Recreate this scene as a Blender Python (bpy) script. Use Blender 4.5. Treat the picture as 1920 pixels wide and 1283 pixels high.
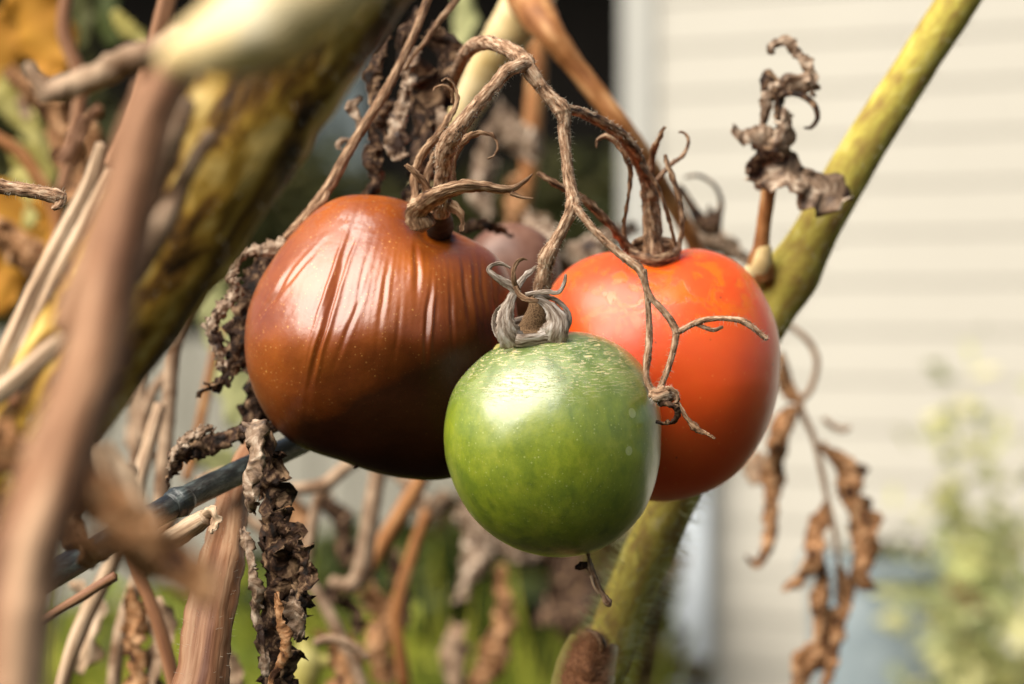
import bpy, bmesh, math, random
import numpy as np
from mathutils import Vector, Matrix, noise
random.seed(7); np.random.seed(7)
R = math.radians
for o in list(bpy.data.objects): bpy.data.objects.remove(o)
S = bpy.context.scene
C = S.collection

# ------------------------------------------------------------------ camera
LENS, SENS, FOC = 85.0, 36.0, 0.772
FPX = 1920 * LENS / SENS
cam_data = bpy.data.cameras.new('camera')
cam = bpy.data.objects.new('camera', cam_data); C.objects.link(cam)
cam_data.lens = LENS; cam_data.sensor_width = SENS
cam_data.clip_start = 0.02; cam_data.clip_end = 400
cam.location = (0, 0, 1.0)
cam.rotation_euler = (R(90 - 0.55), 0, 0)
cam_data.dof.use_dof = True
cam_data.dof.focus_distance = FOC
cam_data.dof.aperture_fstop = 7.4
cam_data.dof.aperture_blades = 9
S.camera = cam
CM = Matrix.Translation(cam.location) @ cam.rotation_euler.to_matrix().to_4x4()
RT = (CM.to_3x3() @ Vector((1, 0, 0))); UP = (CM.to_3x3() @ Vector((0, 1, 0))); FW = (CM.to_3x3() @ Vector((0, 0, -1)))

# ------------------------------------------------------------------ world, sun, exposure
SUN = Vector((-0.50, -0.42, 0.76)).normalized()
w = bpy.data.worlds.new('World'); S.world = w; w.use_nodes = True
nt = w.node_tree; nt.nodes.clear()
sky = nt.nodes.new('ShaderNodeTexSky'); sky.sky_type = 'NISHITA'; sky.sun_disc = False
sky.sun_elevation = math.asin(SUN.z); sky.sun_rotation = math.atan2(SUN.x, SUN.y) % (2 * math.pi)
sky.dust_density = 2.5
bg = nt.nodes.new('ShaderNodeBackground'); bg.inputs[1].default_value = 0.05
out = nt.nodes.new('ShaderNodeOutputWorld')
nt.links.new(sky.outputs[0], bg.inputs[0]); nt.links.new(bg.outputs[0], out.inputs[0])
sl = bpy.data.lights.new('sun', 'SUN'); sl.energy = 5.0; sl.angle = R(66); sl.color = (1, 0.94, 0.84)
so = bpy.data.objects.new('sun', sl); C.objects.link(so)
so.rotation_euler = (-SUN).to_track_quat('-Z', 'Y').to_euler(); so.location = SUN * 20
S.view_settings.view_transform = 'Standard'; S.view_settings.look = 'None'
S.view_settings.gamma = 1; S.view_settings.use_curve_mapping = False
S.view_settings.exposure = 0.76
S.render.engine = 'CYCLES'
S.cycles.use_denoising = True
try: S.cycles.denoiser = 'OPENIMAGEDENOISE'
except Exception: pass
S.cycles.max_bounces = 8; S.cycles.diffuse_bounces = 3

# ------------------------------------------------------------------ helpers
def P(x, y, d):
    """point seen at photograph position (x, y), d metres along the view axis"""
    return cam.location + FW * d + RT * ((x - 960) / FPX * d) + UP * ((641.5 - y) / FPX * d)
def PX(d): return d / FPX          # one photograph pixel at depth d, in metres

class Thing:
    def __init__(s, name, label, cat, loc=None, group=None, kind=None):
        s.o = bpy.data.objects.new(name, None); C.objects.link(s.o)
        s.o.empty_display_size = 0.01
        s.loc = Vector(loc) if loc is not None else None
        if s.loc is not None: s.o.location = s.loc
        s.o['label'] = label
        if cat: s.o['category'] = cat
        if group: s.o['group'] = group
        if kind: s.o['kind'] = kind
    def part(s, name, m, mt, parent=None, label=None, kind=None, smooth=True, solid=0.0):
        V, F = m[0], m[1]; UVs = m[2] if len(m) > 2 else None
        if s.loc is None:
            s.loc = Vector(V[0]); s.o.location = s.loc
        o = mesh_obj(name, [Vector(v) - s.loc for v in V], F, mt, UVs, smooth)
        o.parent = parent or s.o
        if label: o['label'] = label
        if kind: o['kind'] = kind
        if solid:
            md = o.modifiers.new('thick', 'SOLIDIFY'); md.thickness = solid; md.offset = 0
        return o

def mesh_obj(name, V, F, mt, UVs=None, smooth=True):
    me = bpy.data.meshes.new(name)
    me.from_pydata([tuple(v) for v in V], [], F)
    if UVs:
        ul = me.uv_layers.new(name='UVMap')
        li = np.empty(len(me.loops), dtype=np.int32); me.loops.foreach_get('vertex_index', li)
        ua = np.array(UVs, dtype=np.float32)[li]
        ul.data.foreach_set('uv', ua.ravel())
    if smooth: me.polygons.foreach_set('use_smooth', [True] * len(me.polygons))
    me.materials.append(mt)
    me.update()
    o = bpy.data.objects.new(name, me); C.objects.link(o)
    return o

def merge(*ms):
    V, F, U = [], [], []
    for m in ms:
        k = len(V); V += list(m[0]); F += [tuple(i + k for i in f) for f in m[1]]
        U += list(m[2]) if len(m) > 2 and m[2] else [(0, 0)] * len(m[0])
    return V, F, U

def cr(pts, k):
    """Catmull-Rom through rows of numbers"""
    A = np.array(pts, float); n = len(A)
    if n == 2: 
        return np.array([A[0] + (A[1] - A[0]) * t for t in np.linspace(0, 1, k + 1)])
    E = np.vstack([2 * A[0] - A[1], A, 2 * A[-1] - A[-2]]); o = []
    for i in range(n - 1):
        p0, p1, p2, p3 = E[i:i + 4]
        for t in np.linspace(0, 1, k, endpoint=False):
            o.append(0.5 * ((2 * p1) + (-p0 + p2) * t + (2 * p0 - 5 * p1 + 4 * p2 - p3) * t * t + (-p0 + 3 * p1 - 3 * p2 + p3) * t ** 3))
    o.append(A[-1]); return np.array(o)

def nz(p, f, seed=0): return noise.noise(Vector(p) * f + Vector((seed * 7.3, seed * 3.1, -seed * 5.7)))

def frames(pts):
    T = [(pts[min(i + 1, len(pts) - 1)] - pts[max(i - 1, 0)]).normalized() for i in range(len(pts))]
    n = FW.cross(T[0])
    if n.length < 0.1: n = UP.cross(T[0])
    n.normalize(); N = []
    for t in T:
        n = (n - t * n.dot(t)).normalized(); N.append(n.copy())
    return T, N

LAST = {}
def tube(path, n=14, k=8, bump=0.08, bf=3.0, ridge=0.0, rk=6, flat=1.0, seed=0, knots=(), tip=True, wob=0.0):
    """path rows: px, py, depth, radius in photo pixels"""
    A = cr(path, k); pts = [P(a[0], a[1], a[2]) for a in A]
    rad = [max(a[3], 0.3) * PX(a[2]) for a in A]
    ar = sum(rad) / len(rad)
    if wob: pts = [p + Vector((nz(p, 0.25 / ar, seed + 5), nz(p, 0.25 / ar, seed + 6), nz(p, 0.25 / ar, seed + 7))) * wob * ar for p in pts]
    T, N = frames(pts); V, F, U = [], [], []
    L = 0
    for i, p in enumerate(pts):
        if i: L += (pts[i] - pts[i - 1]).length
        b = T[i].cross(N[i]); r = rad[i]
        for kk in knots:
            t = i / (len(pts) - 1); r *= 1 + kk[1] * math.exp(-((t - kk[0]) / kk[2]) ** 2)
        for j in range(n + 1):
            a = 2 * math.pi * (j % n) / n
            d = N[i] * math.cos(a) + b * math.sin(a) * flat
            q = p + d * r
            m = 1 + bump * (nz(q, bf / ar * 0.35, seed) + 0.6 * nz(q, bf / ar, seed + 1)) + ridge * math.cos(rk * a + 1.5 * nz(p, 0.15 / ar, seed + 2))
            V.append(p + d * r * m); U.append((a / 6.2832 * 6.2832 * ar, L))
    w_ = n + 1
    for i in range(len(pts) - 1):
        for j in range(n):
            F.append((i * w_ + j, i * w_ + j + 1, (i + 1) * w_ + j + 1, (i + 1) * w_ + j))
    if tip:
        for e, sg in ((0, -1), (len(pts) - 1, 1)):
            V.append(pts[e] + T[e] * sg * rad[e] * 0.5); U.append((0, L if e else 0)); c = len(V) - 1
            for j in range(n):
                F.append((c, e * w_ + j + 1, e * w_ + j) if e == 0 else (c, e * w_ + j, e * w_ + j + 1))
    LAST.update(pts=pts, T=T, N=N, rad=rad)
    return V, F, U

def hairs(fr, count, lmin, lmax, rr=0.00006, seed=0, ang=None, t0=0, t1=1, bend=0.4, lean=0.2):
    """thin bent hairs standing on the last tube"""
    rnd = random.Random(seed); V, F = [], []
    pts, T, N, rad = fr['pts'], fr['T'], fr['N'], fr['rad']
    for _ in range(count):
        i = min(int((t0 + (t1 - t0) * rnd.random()) * (len(pts) - 1)), len(pts) - 2); f = rnd.random()
        p = pts[i].lerp(pts[i + 1], f); b = T[i].cross(N[i])
        a = rnd.random() * 6.2832 if ang is None else rnd.gauss(*ang)
        d = N[i] * math.cos(a) + b * math.sin(a); r = rad[i]
        l = rnd.uniform(lmin, lmax)
        side = (T[i] * rnd.gauss(lean, 0.3) + d.cross(T[i]) * rnd.gauss(0, 0.3)).normalized() if lean or bend else T[i]
        c = [p + d * r * 0.9]
        for s_ in (0.5, 1.0): c.append(p + d * (r + l * s_) + side * (l * bend * s_ * s_) + Vector((0, 0, -0.25 * l * s_ * s_ * rnd.random())))
        u = T[i]; v = d.cross(u).normalized(); k = len(V)
        for q, rq in zip(c, (rr, rr * 0.75)):
            for m in range(3):
                aa = m * 2.0944; V.append(q + (u * math.cos(aa) + v * math.sin(aa)) * rq)
        V.append(c[2])
        for m in range(3):
            n_ = (m + 1) % 3
            F.append((k + m, k + n_, k + 3 + n_, k + 3 + m)); F.append((k + 3 + m, k + 3 + n_, k + 6))
    return V, F

def leaf(path, nw=14, k=10, curl=2.0, crumple=0.25, cf=4.0, frill=0.3, jag=0.25, seed=0, cup=1, midrib=0.0):
    """a dried, curled blade. path rows: px, py, depth, half width px, twist degrees"""
    A = cr(path, k); pts = [P(a[0], a[1], a[2]) for a in A]
    wd = [max(a[3], 0.4) * PX(a[2]) for a in A]; aw = sum(wd) / len(wd)
    T, N = frames(pts); V, F, U = [], [], []; L = 0
    for i, p in enumerate(pts):
        if i: L += (pts[i] - pts[i - 1]).length
        tw = R(A[i][4]); b = T[i].cross(N[i])
        ac = N[i] * math.cos(tw) + b * math.sin(tw); nn = T[i].cross(ac)
        for j in range(nw + 1):
            s = -1 + 2 * j / nw
            e = abs(s) ** 1.5
            sg = 1 if s > 0 else -1
            ww = wd[i] * (1 + jag * e * (nz((L, sg * 0.3, 0), 2.2 / aw, seed) + 0.7 * nz((L, sg * 0.3, 1), 6 / aw, seed)))
            cc = curl * (1 + 0.5 * nz(p, 0.6 / aw, seed + 9)); a = cc * s / 2
            x = math.sin(a) / (cc / 2) * ww; z = (1 - math.cos(a)) / (cc / 2) * ww * cup
            q = p + ac * x + nn * z
            c1 = crumple * aw * (0.35 + 0.65 * e)
            if cf < 5:
                m1 = Vector((s * 1.5, L / aw * .55, 0)); m2 = Vector((s * 3.2, L / aw * 1.5, 3))
                q = q + Vector((nz(m1, 1, seed + 1), nz(m1, 1, seed + 2), nz(m1, 1, seed + 3))) * c1 * 1.7
                q = q + Vector((nz(m2, 1, seed + 4), nz(m2, 1, seed + 5), nz(m2, 1, seed + 6))) * c1 * 0.7
            else:
                q = q + Vector((nz(q, cf * .35 / aw, seed + 1), nz(q, cf * .35 / aw, seed + 2), nz(q, cf * .35 / aw, seed + 3))) * c1 * 1.2
                q = q + Vector((nz(q, cf * 1.1 / aw, seed + 4), nz(q, cf * 1.1 / aw, seed + 5), nz(q, cf * 1.1 / aw, seed + 6))) * c1 * 0.6
            q = q + nn * frill * aw * e * (math.sin(L / aw * 3.3 + 4 * nz(p, .8 / aw, seed + 7) + sg) if cf >= 5 else 1.3 * math.sin(L / aw * 1.6 + 5 * nz((L, 0, sg), .9 / aw, seed + 7) + 2 * sg))
            q = q - nn * midrib * aw * math.exp(-(s / 0.12) ** 2)
            V.append(q); U.append((s * aw, L))
    w_ = nw + 1
    for i in range(len(pts) - 1):
        for j in range(nw): F.append((i * w_ + j, i * w_ + j + 1, (i + 1) * w_ + j + 1, (i + 1) * w_ + j))
    return V, F, U

def box(c, sx, sy, sz, rot=None):
    V = [Vector((x * sx / 2, y * sy / 2, z * sz / 2)) for x in (-1, 1) for y in (-1, 1) for z in (-1, 1)]
    if rot is not None: V = [rot @ v for v in V]
    V = [v + Vector(c) for v in V]
    return V, [(0, 1, 3, 2), (4, 6, 7, 5), (0, 4, 5, 1), (2, 3, 7, 6), (0, 2, 6, 4), (1, 5, 7, 3)]

# ------------------------------------------------------------------ materials
def mat(name, stops, scale=300, stretch=(1, 1, 1), rough=0.8, bump=0.3, bscale=900, bdist=0.0004, spec=0.3,
        sss=0, sssr=(.006, .002, .001), coat=0, crough=.3, uv=True, detail=6, island=0.0, trans=0.0, dist=0.0, spots=None, nrough=.6, sheen=0):
    m = bpy.data.materials.new(name); m.use_nodes = True; t = m.node_tree; N = t.nodes; Lk = t.links
    b = N['Principled BSDF']
    tc = N.new('ShaderNodeTexCoord'); mp = N.new('ShaderNodeMapping'); mp.inputs['Scale'].default_value = stretch
    Lk.new(tc.outputs['UV' if uv else 'Object'], mp.inputs[0])
    nn = N.new('ShaderNodeTexNoise'); nn.inputs['Scale'].default_value = scale; nn.inputs['Detail'].default_value = detail
    nn.inputs['Roughness'].default_value = nrough; nn.inputs['Distortion'].default_value = dist
    Lk.new(mp.outputs[0], nn.inputs['Vector'])
    cr_ = N.new('ShaderNodeValToRGB'); e = cr_.color_ramp.elements
    e[0].position, e[0].color = stops[0][0], (*stops[0][1], 1)
    e[1].position, e[1].color = stops[-1][0], (*stops[-1][1], 1)
    for s_ in stops[1:-1]: q = e.new(s_[0]); q.color = (*s_[1], 1)
    Lk.new(nn.outputs['Fac'], cr_.inputs[0]); col = cr_.outputs[0]
    if spots:
        vs, thr, sc = spots; vo = N.new('ShaderNodeTexVoronoi'); vo.inputs['Scale'].default_value = vs; vo.inputs['Randomness'].default_value = 1
        Lk.new(tc.outputs['Object'], vo.inputs['Vector'])
        sp = N.new('ShaderNodeSeparateColor'); Lk.new(vo.outputs['Color'], sp.inputs[0])
        mu = N.new('ShaderNodeMath'); mu.operation = 'MULTIPLY'; Lk.new(sp.outputs[0], mu.inputs[0]); mu.inputs[1].default_value = thr
        lt = N.new('ShaderNodeMath'); lt.operation = 'LESS_THAN'; Lk.new(vo.outputs['Distance'], lt.inputs[0]); Lk.new(mu.outputs[0], lt.inputs[1])
        mx = N.new('ShaderNodeMix'); mx.data_type = 'RGBA'; Lk.new(lt.outputs[0], mx.inputs[0]); Lk.new(col, mx.inputs[6]); mx.inputs[7].default_value = (*sc, 1)
        col = mx.outputs[2]
    if island:
        g = N.new('ShaderNodeNewGeometry'); hv = N.new('ShaderNodeHueSaturation')
        mr = N.new('ShaderNodeMapRange'); mr.inputs[3].default_value = 1 - island; mr.inputs[4].default_value = 1 + island
        Lk.new(g.outputs['Random Per Island'], mr.inputs[0]); Lk.new(mr.outputs[0], hv.inputs['Value']); Lk.new(col, hv.inputs['Color'])
        mr2 = N.new('ShaderNodeMapRange'); mr2.inputs[3].default_value = .5 + island * .07; mr2.inputs[4].default_value = .5 - island * .05
        Lk.new(g.outputs['Random Per Island'], mr2.inputs[0]); Lk.new(mr2.outputs[0], hv.inputs['Hue']); col = hv.outputs[0]
    Lk.new(col, b.inputs['Base Color'])
    b.inputs['Roughness'].default_value = rough; b.inputs['Specular IOR Level'].default_value = spec
    if sss:
        b.inputs['Subsurface Weight'].default_value = sss; b.inputs['Subsurface Radius'].default_value = sssr; b.inputs['Subsurface Scale'].default_value = 1.0
    if coat: b.inputs['Coat Weight'].default_value = coat; b.inputs['Coat Roughness'].default_value = crough
    if sheen: b.inputs['Sheen Weight'].default_value = sheen; b.inputs['Sheen Roughness'].default_value = .4
    if bump:
        n2 = N.new('ShaderNodeTexNoise'); n2.inputs['Scale'].default_value = bscale; n2.inputs['Detail'].default_value = 4
        Lk.new(mp.outputs[0], n2.inputs['Vector'])
        bu = N.new('ShaderNodeBump'); bu.inputs['Strength'].default_value = bump; bu.inputs['Distance'].default_value = bdist
        Lk.new(n2.outputs['Fac'], bu.inputs['Height']); Lk.new(bu.outputs[0], b.inputs['Normal'])
    if trans:
        tr = N.new('ShaderNodeBsdfTranslucent'); Lk.new(col, tr.inputs[0]); ms = N.new('ShaderNodeMixShader'); ms.inputs[0].default_value = trans
        Lk.new(b.outputs[0], ms.inputs[1]); Lk.new(tr.outputs[0], ms.inputs[2]); Lk.new(ms.outputs[0], N['Material Output'].inputs[0])
    m['bsdf'] = 1
    return m

M = {}
M['truss'] = mat('dry_truss', [(.34, (.06, .028, .014)), (.5, (.31, .18, .105)), (.66, (.60, .44, .30))], 900, (1, .25, 1), .85, .7, 2200, .0006, .15)
M['calyx'] = mat('dry_calyx', [(.34, (.05, .02, .01)), (.5, (.26, .14, .07)), (.66, (.58, .40, .25))], 1300, (1, .12, 1), .7, 1.0, 2600, .0008, .3)
M['calyxred'] = mat('red_brown_calyx', [(.37, (.022, .009, .004)), (.5, (.19, .09, .04)), (.65, (.56, .37, .22))], 700, (1, .25, 1), .55, .8, 2400, .0005, .4)
M['calyxgrey'] = mat('grey_calyx', [(.38, (.08, .045, .025)), (.5, (.29, .225, .17)), (.65, (.56, .50, .44))], 900, (1, .15, 1), .6, .9, 2400, .0005, .4)
M['core'] = mat('calyx_core', [(.4, (.07, .035, .015)), (.6, (.30, .18, .09))], 2500, rough=.9, bump=1, bscale=4000, uv=False)
M['deadleaf'] = mat('dead_leaf', [(.38, (.008, .004, .002)), (.52, (.05, .022, .010)), (.66, (.34, .21, .115))], 260, rough=.75, bump=1.0, bscale=1100, bdist=.0008, spec=.25, dist=.6, trans=.08)
M['deadleaf_warm'] = mat('dead_leaf_warm', [(.38, (.05, .018, .006)), (.5, (.30, .135, .05)), (.64, (.60, .36, .19))], 200, rough=.8, bump=.8, bscale=900, bdist=.0006, dist=.5, trans=.12)
M['deadleaf_grey'] = mat('dead_leaf_grey', [(.38, (.03, .014, .008)), (.51, (.22, .14, .085)), (.63, (.54, .43, .32))], 150, rough=.6, bump=.8, bscale=700, bdist=.0006, dist=.6)
M['deadleaf_pale'] = mat('dead_leaf_pale', [(.35, (.15, .075, .035)), (.62, (.50, .35, .23))], 90, rough=.8, bump=.4, trans=.15)
M['straw'] = mat('straw_stem', [(.3, (.13, .07, .04)), (.5, (.42, .28, .17)), (.68, (.70, .54, .38))], 420, (1, .07, 1), .7, .8, 900, .0006, .3)
M['pinkstem'] = mat('pink_brown_stem', [(.36, (.09, .033, .012)), (.5, (.24, .115, .055)), (.62, (.47, .29, .17))], 90, (1, .12, 1), .7, .7, 1200, .0005, .3)
M['rustem'] = mat('rust_vine', [(.36, (.12, .04, .015)), (.5, (.26, .115, .05)), (.66, (.46, .28, .16))], 200, (1, .05, 1), .6, .7, 900, .0005, .4)
M['orangestem'] = mat('orange_petiole', [(.32, (.14, .045, .012)), (.5, (.30, .12, .035)), (.66, (.50, .27, .11))], 170, (1, .25, 1), .6, .5)
M['mainstem'] = mat('mottled_main_stem', [(.40, (.024, .010, .004)), (.48, (.16, .075, .012)), (.55, (.38, .22, .03)), (.64, (.60, .42, .13))], 120, (1, .35, 1), .55, .5, 500, .0008, .3, dist=.5)
M['cream'] = mat('cream_stub', [(.3, (.72, .44, .15)), (.5, (.90, .70, .36)), (.7, (.92, .84, .62))], 70, rough=.5, bump=.2)
M['greenstem'] = mat('hairy_green_stem', [(.36, (.26, .17, .045)), (.47, (.35, .27, .055)), (.58, (.44, .37, .07)), (.70, (.56, .48, .20))], 180, (1, .4, 1), .75, .6, 900, .0005, .15, sss=.1, sssr=(.002, .002, .0005), dist=.3)
M['yellowstem'] = mat('yellow_vine', [(.3, (.55, .38, .14)), (.7, (.80, .66, .40))], 60, rough=.5, bump=.2)
M['fuzz'] = mat('fuzz_hair', [(.3, (.60, .55, .42)), (.7, (.8, .76, .64))], 400, rough=.5, bump=0, uv=False, trans=.3)
M['fuzzgreen'] = mat('fuzz_hair_green', [(.3, (.40, .44, .20)), (.7, (.6, .62, .36))], 400, rough=.5, bump=0, uv=False, trans=.3)
M['fuzzrust'] = mat('fuzz_hair_rust', [(.3, (.40, .17, .07)), (.7, (.62, .36, .2))], 400, rough=.6, bump=0, uv=False)
M['rustbud'] = mat('rust_bud', [(.3, (.12, .04, .015)), (.7, (.4, .18, .08))], 900, rough=.8, bump=.8, uv=False)
M['stake'] = mat('dark_stake', [(.35, (.008, .009, .009)), (.5, (.025, .03, .028)), (.68, (.10, .12, .11))], 260, (1, .3, 1), .38, .8, 1500, .0005, .6, coat=.3)
M['dot'] = mat('black_speck', [(.3, (.01, .008, .006)), (.7, (.03, .02, .015))], 400, rough=.7, bump=0, uv=False)
M['siding'] = mat('siding_vinyl', [(.3, (.425, .395, .335)), (.7, (.465, .435, .37))], 3, rough=.5, bump=.05, bscale=60, bdist=.002, uv=False, spec=.3)
M['post'] = mat('white_post', [(.3, (.37, .36, .325)), (.7, (.40, .39, .35))], 5, rough=.45, bump=.05, bscale=60, bdist=.002, uv=False)
M['bluewhite'] = mat('blue_white_paint', [(.3, (.46, .50, .53)), (.7, (.50, .54, .57))], 5, rough=.4, bump=0, uv=False)
M['dark'] = mat('dark_shed_paint', [(.3, (.006, .005, .004)), (.7, (.014, .011, .008))], 8, rough=.8, bump=.2, bscale=40, bdist=.003, uv=False, spec=.1)
M['slate'] = mat('slate_paint', [(.3, (.12, .15, .15)), (.7, (.18, .21, .21))], 8, rough=.7, bump=.1, bscale=40, bdist=.003, uv=False)
M['palewood'] = mat('pale_fence', [(.3, (.25, .235, .19)), (.7, (.38, .36, .30))], 12, (1, 1, .2), rough=.8, bump=.2, bscale=60, bdist=.003, uv=False)
M['ground'] = mat('lawn_ground', [(.35, (.014, .011, .006)), (.5, (.030, .034, .010)), (.65, (.05, .06, .014))], 3, rough=.95, bump=.5, bscale=40, bdist=.02, uv=False)
M['hedge'] = mat('hedge_leaf', [(.3, (.035, .035, .008)), (.7, (.07, .07, .014))], 5, rough=.7, bump=0, uv=False, island=.6, trans=.15)
M['bush'] = mat('bush_leaf', [(.3, (.028, .04, .006)), (.7, (.06, .075, .010))], 4, rough=.6, bump=0, uv=False, island=.6, trans=.25)
M['brownbush'] = mat('brown_bush_leaf', [(.3, (.05, .035, .008)), (.7, (.13, .075, .02))], 4, rough=.7, bump=0, uv=False, island=.6, trans=.15)
M['under'] = mat('shade_brown', [(.3, (.012, .008, .004)), (.7, (.04, .025, .012))], 4, rough=.8, bump=0, uv=False, island=.6)  # near-black, for the added undergrowth and the shadow painted on a calyx core
M['lime'] = mat('lime_leaf', [(.3, (.38, .40, .13)), (.7, (.58, .56, .30))], 4, rough=.6, bump=0, uv=False, island=.45, trans=.4)
M['grass'] = mat('grass_blade', [(.3, (.16, .20, .015)), (.7, (.38, .38, .05))], 4, rough=.6, bump=0, uv=False, island=.5, trans=.35)
M['ochre'] = mat('ochre_leaf', [(.3, (.42, .17, .015)), (.7, (.62, .32, .04))], 40, rough=.7, bump=.3, bscale=300, island=.2, trans=.3)
M['yellowgreen'] = mat('yellow_green_leaf', [(.3, (.36, .29, .04)), (.7, (.60, .54, .22))], 40, rough=.6, bump=.3, bscale=300, trans=.3)
M['tub'] = mat('blue_grey_tub', [(.35, (.10, .13, .145)), (.65, (.24, .28, .29))], 9, rough=.6, bump=.2, bscale=30, bdist=.004, uv=False)

def nodes_of(m): return m.node_tree.nodes, m.node_tree.links, m.node_tree.nodes['Principled BSDF']

def tomato_mat(name, kind):
    m = bpy.data.materials.new(name); m.use_nodes = True; t = m.node_tree; N, Lk = t.nodes, t.links; b = N['Principled BSDF']
    tc = N.new('ShaderNodeTexCoord'); OB = tc.outputs['Object']
    def noi(scale, detail=4, stretch=None, rough=.55, dist=0):
        n = N.new('ShaderNodeTexNoise'); n.inputs['Scale'].default_value = scale; n.inputs['Detail'].default_value = detail
        n.inputs['Roughness'].default_value = rough; n.inputs['Distortion'].default_value = dist
        if stretch:
            mp = N.new('ShaderNodeMapping'); mp.inputs['Scale'].default_value = stretch; Lk.new(OB, mp.inputs[0]); Lk.new(mp.outputs[0], n.inputs['Vector'])
        else: Lk.new(OB, n.inputs['Vector'])
        return n.outputs['Fac']
    def ramp(f, stops):
        r = N.new('ShaderNodeValToRGB'); e = r.color_ramp.elements
        e[0].position, e[0].color = stops[0][0], (*stops[0][1], 1); e[1].position, e[1].color = stops[-1][0], (*stops[-1][1], 1)
        for s_ in stops[1:-1]: q = e.new(s_[0]); q.color = (*s_[1], 1)
        Lk.new(f, r.inputs[0]); return r.outputs[0]
    def rng(f, a, b_, c=0., d=1.):
        r = N.new('ShaderNodeMapRange'); r.inputs[1].default_value = a; r.inputs[2].default_value = b_; r.inputs[3].default_value = c; r.inputs[4].default_value = d
        Lk.new(f, r.inputs[0]); return r.outputs[0]
    def mul(a, b_, op='MULTIPLY'):
        r = N.new('ShaderNodeMath'); r.operation = op; Lk.new(a, r.inputs[0])
        if isinstance(b_, float): r.inputs[1].default_value = b_
        else: Lk.new(b_, r.inputs[1])
        return r.outputs[0]
    def mix(f, a, b_):
        r = N.new('ShaderNodeMix'); r.data_type = 'RGBA'; Lk.new(f, r.inputs[0])
        for s_, k in ((a, 6), (b_, 7)):
            if isinstance(s_, tuple): r.inputs[k].default_value = (*s_, 1)
            else: Lk.new(s_, r.inputs[k])
        return r.outputs[2]
    def dots(scale, size, frac):
        v = N.new('ShaderNodeTexVoronoi'); v.inputs['Scale'].default_value = scale; Lk.new(OB, v.inputs['Vector'])
        sp = N.new('ShaderNodeSeparateColor'); Lk.new(v.outputs['Color'], sp.inputs[0])
        sel = rng(sp.outputs[0], 1 - frac, 1.0, 0.0, 1.0)
        return mul(mul(sel, size, 'MULTIPLY'), v.outputs['Distance'], 'GREATER_THAN')
    sep = N.new('ShaderNodeSeparateXYZ'); Lk.new(OB, sep.inputs[0]); Z = sep.outputs[2]
    if kind == 'brown':
        col = ramp(noi(38, 3), [(.3, (.19, .034, .001)), (.5, (.28, .060, .0015)), (.7, (.36, .085, .002))])
        col = mix(dots(480, .17, .22), col, (.60, .27, .06))
        col = mix(dots(1100, .34, .30), col, (.50, .20, .05))
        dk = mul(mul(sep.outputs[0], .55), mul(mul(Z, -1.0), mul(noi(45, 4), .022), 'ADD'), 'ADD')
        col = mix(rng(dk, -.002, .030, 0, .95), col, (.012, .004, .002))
        wax = rng(noi(60, 6, rough=.7), .36, .60, 0, 1)
        b.inputs['Roughness'].default_value = .5
        b.inputs['Specular IOR Level'].default_value = .3
        b.inputs['Coat Weight'].default_value = .9; b.inputs['Coat Roughness'].default_value = .29; b.inputs['Coat IOR'].default_value = 1.68
        worn = mul(rng(noi(95, 7, rough=.72, dist=.5), .47, .54), rng(Z, .026, .040))
        worn0 = worn
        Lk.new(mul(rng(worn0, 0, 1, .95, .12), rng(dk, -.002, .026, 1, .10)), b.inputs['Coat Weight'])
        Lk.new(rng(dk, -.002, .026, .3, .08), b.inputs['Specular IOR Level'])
        bh = mul(noi(90, 3), 1.6); bh2 = mul(noi(1400, 3), .12)
        h = mul(bh, bh2, 'ADD'); bs, bd = .5, .0006
        b.inputs['Subsurface Weight'].default_value = .05; b.inputs['Subsurface Radius'].default_value = (.004, .001, .0005)
    elif kind == 'red':
        col = ramp(noi(30, 3), [(.3, (.72, .070, .004)), (.7, (.84, .115, .007))])
        col = mix(dots(700, .22, .25), col, (.85, .25, .06)); col = mix(dots(260, .10, .25), col, (.22, .03, .01))
        pt = mul(rng(noi(120, 6, rough=.65, dist=.8), .50, .56), rng(Z, .012, .024))
        col = mix(pt, col, (.80, .15, .004))
        rr = rng(pt, 0, 1, .42, .26); Lk.new(rr, b.inputs['Roughness'])
        b.inputs['Specular IOR Level'].default_value = .5
        b.inputs['Coat Weight'].default_value = .6; b.inputs['Coat Roughness'].default_value = .33
        b.inputs['Subsurface Weight'].default_value = .5; b.inputs['Subsurface Radius'].default_value = (.022, .004, .0008)
        h = mul(mul(mul(noi(120, 2), 1.0), mul(noi(900, 3), .15), 'ADD'), mul(pt, -.45), 'ADD'); bs, bd = .35, .0004
    elif kind == 'green':
        blotch = noi(130, 8, (1, 1, .75), rough=.72)
        col = ramp(blotch, [(.34, (.14, .20, .010)), (.52, (.22, .275, .012)), (.68, (.31, .345, .025))])
        top = rng(mul(Z, mul(noi(60, 3), .012), 'ADD'), .014, .034)
        dk = ramp(noi(170, 5), [(.35, (.07, .12, .035)), (.65, (.24, .30, .13))])  # green shoulder colour, greyed to paint in the milky sheen on top
        col = mix(mul(top, .75), col, dk)
        ln = noi(300, 5, (1.0, 1.0, 6.5), .65, .9)
        cork = mul(rng(ln, .54, .60), rng(mul(Z, mul(noi(90, 3), .02), 'ADD'), .024, .038))
        col = mix(cork, col, (.62, .52, .26))
        col = mix(mul(dots(75, .16, .5), .4), col, (.58, .62, .34))
        col = mix(mul(dots(900, .3, .5), .5), col, (.45, .5, .16))
        rib = noi(60, 2, (2.2, 2.2, .15), .5)
        col = mix(rng(rib, .62, .70, 0, .45), col, (.05, .10, .008))
        Lk.new(rng(cork, 0, 1, .42, .7), b.inputs['Roughness'])
        b.inputs['Specular IOR Level'].default_value = .5
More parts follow.
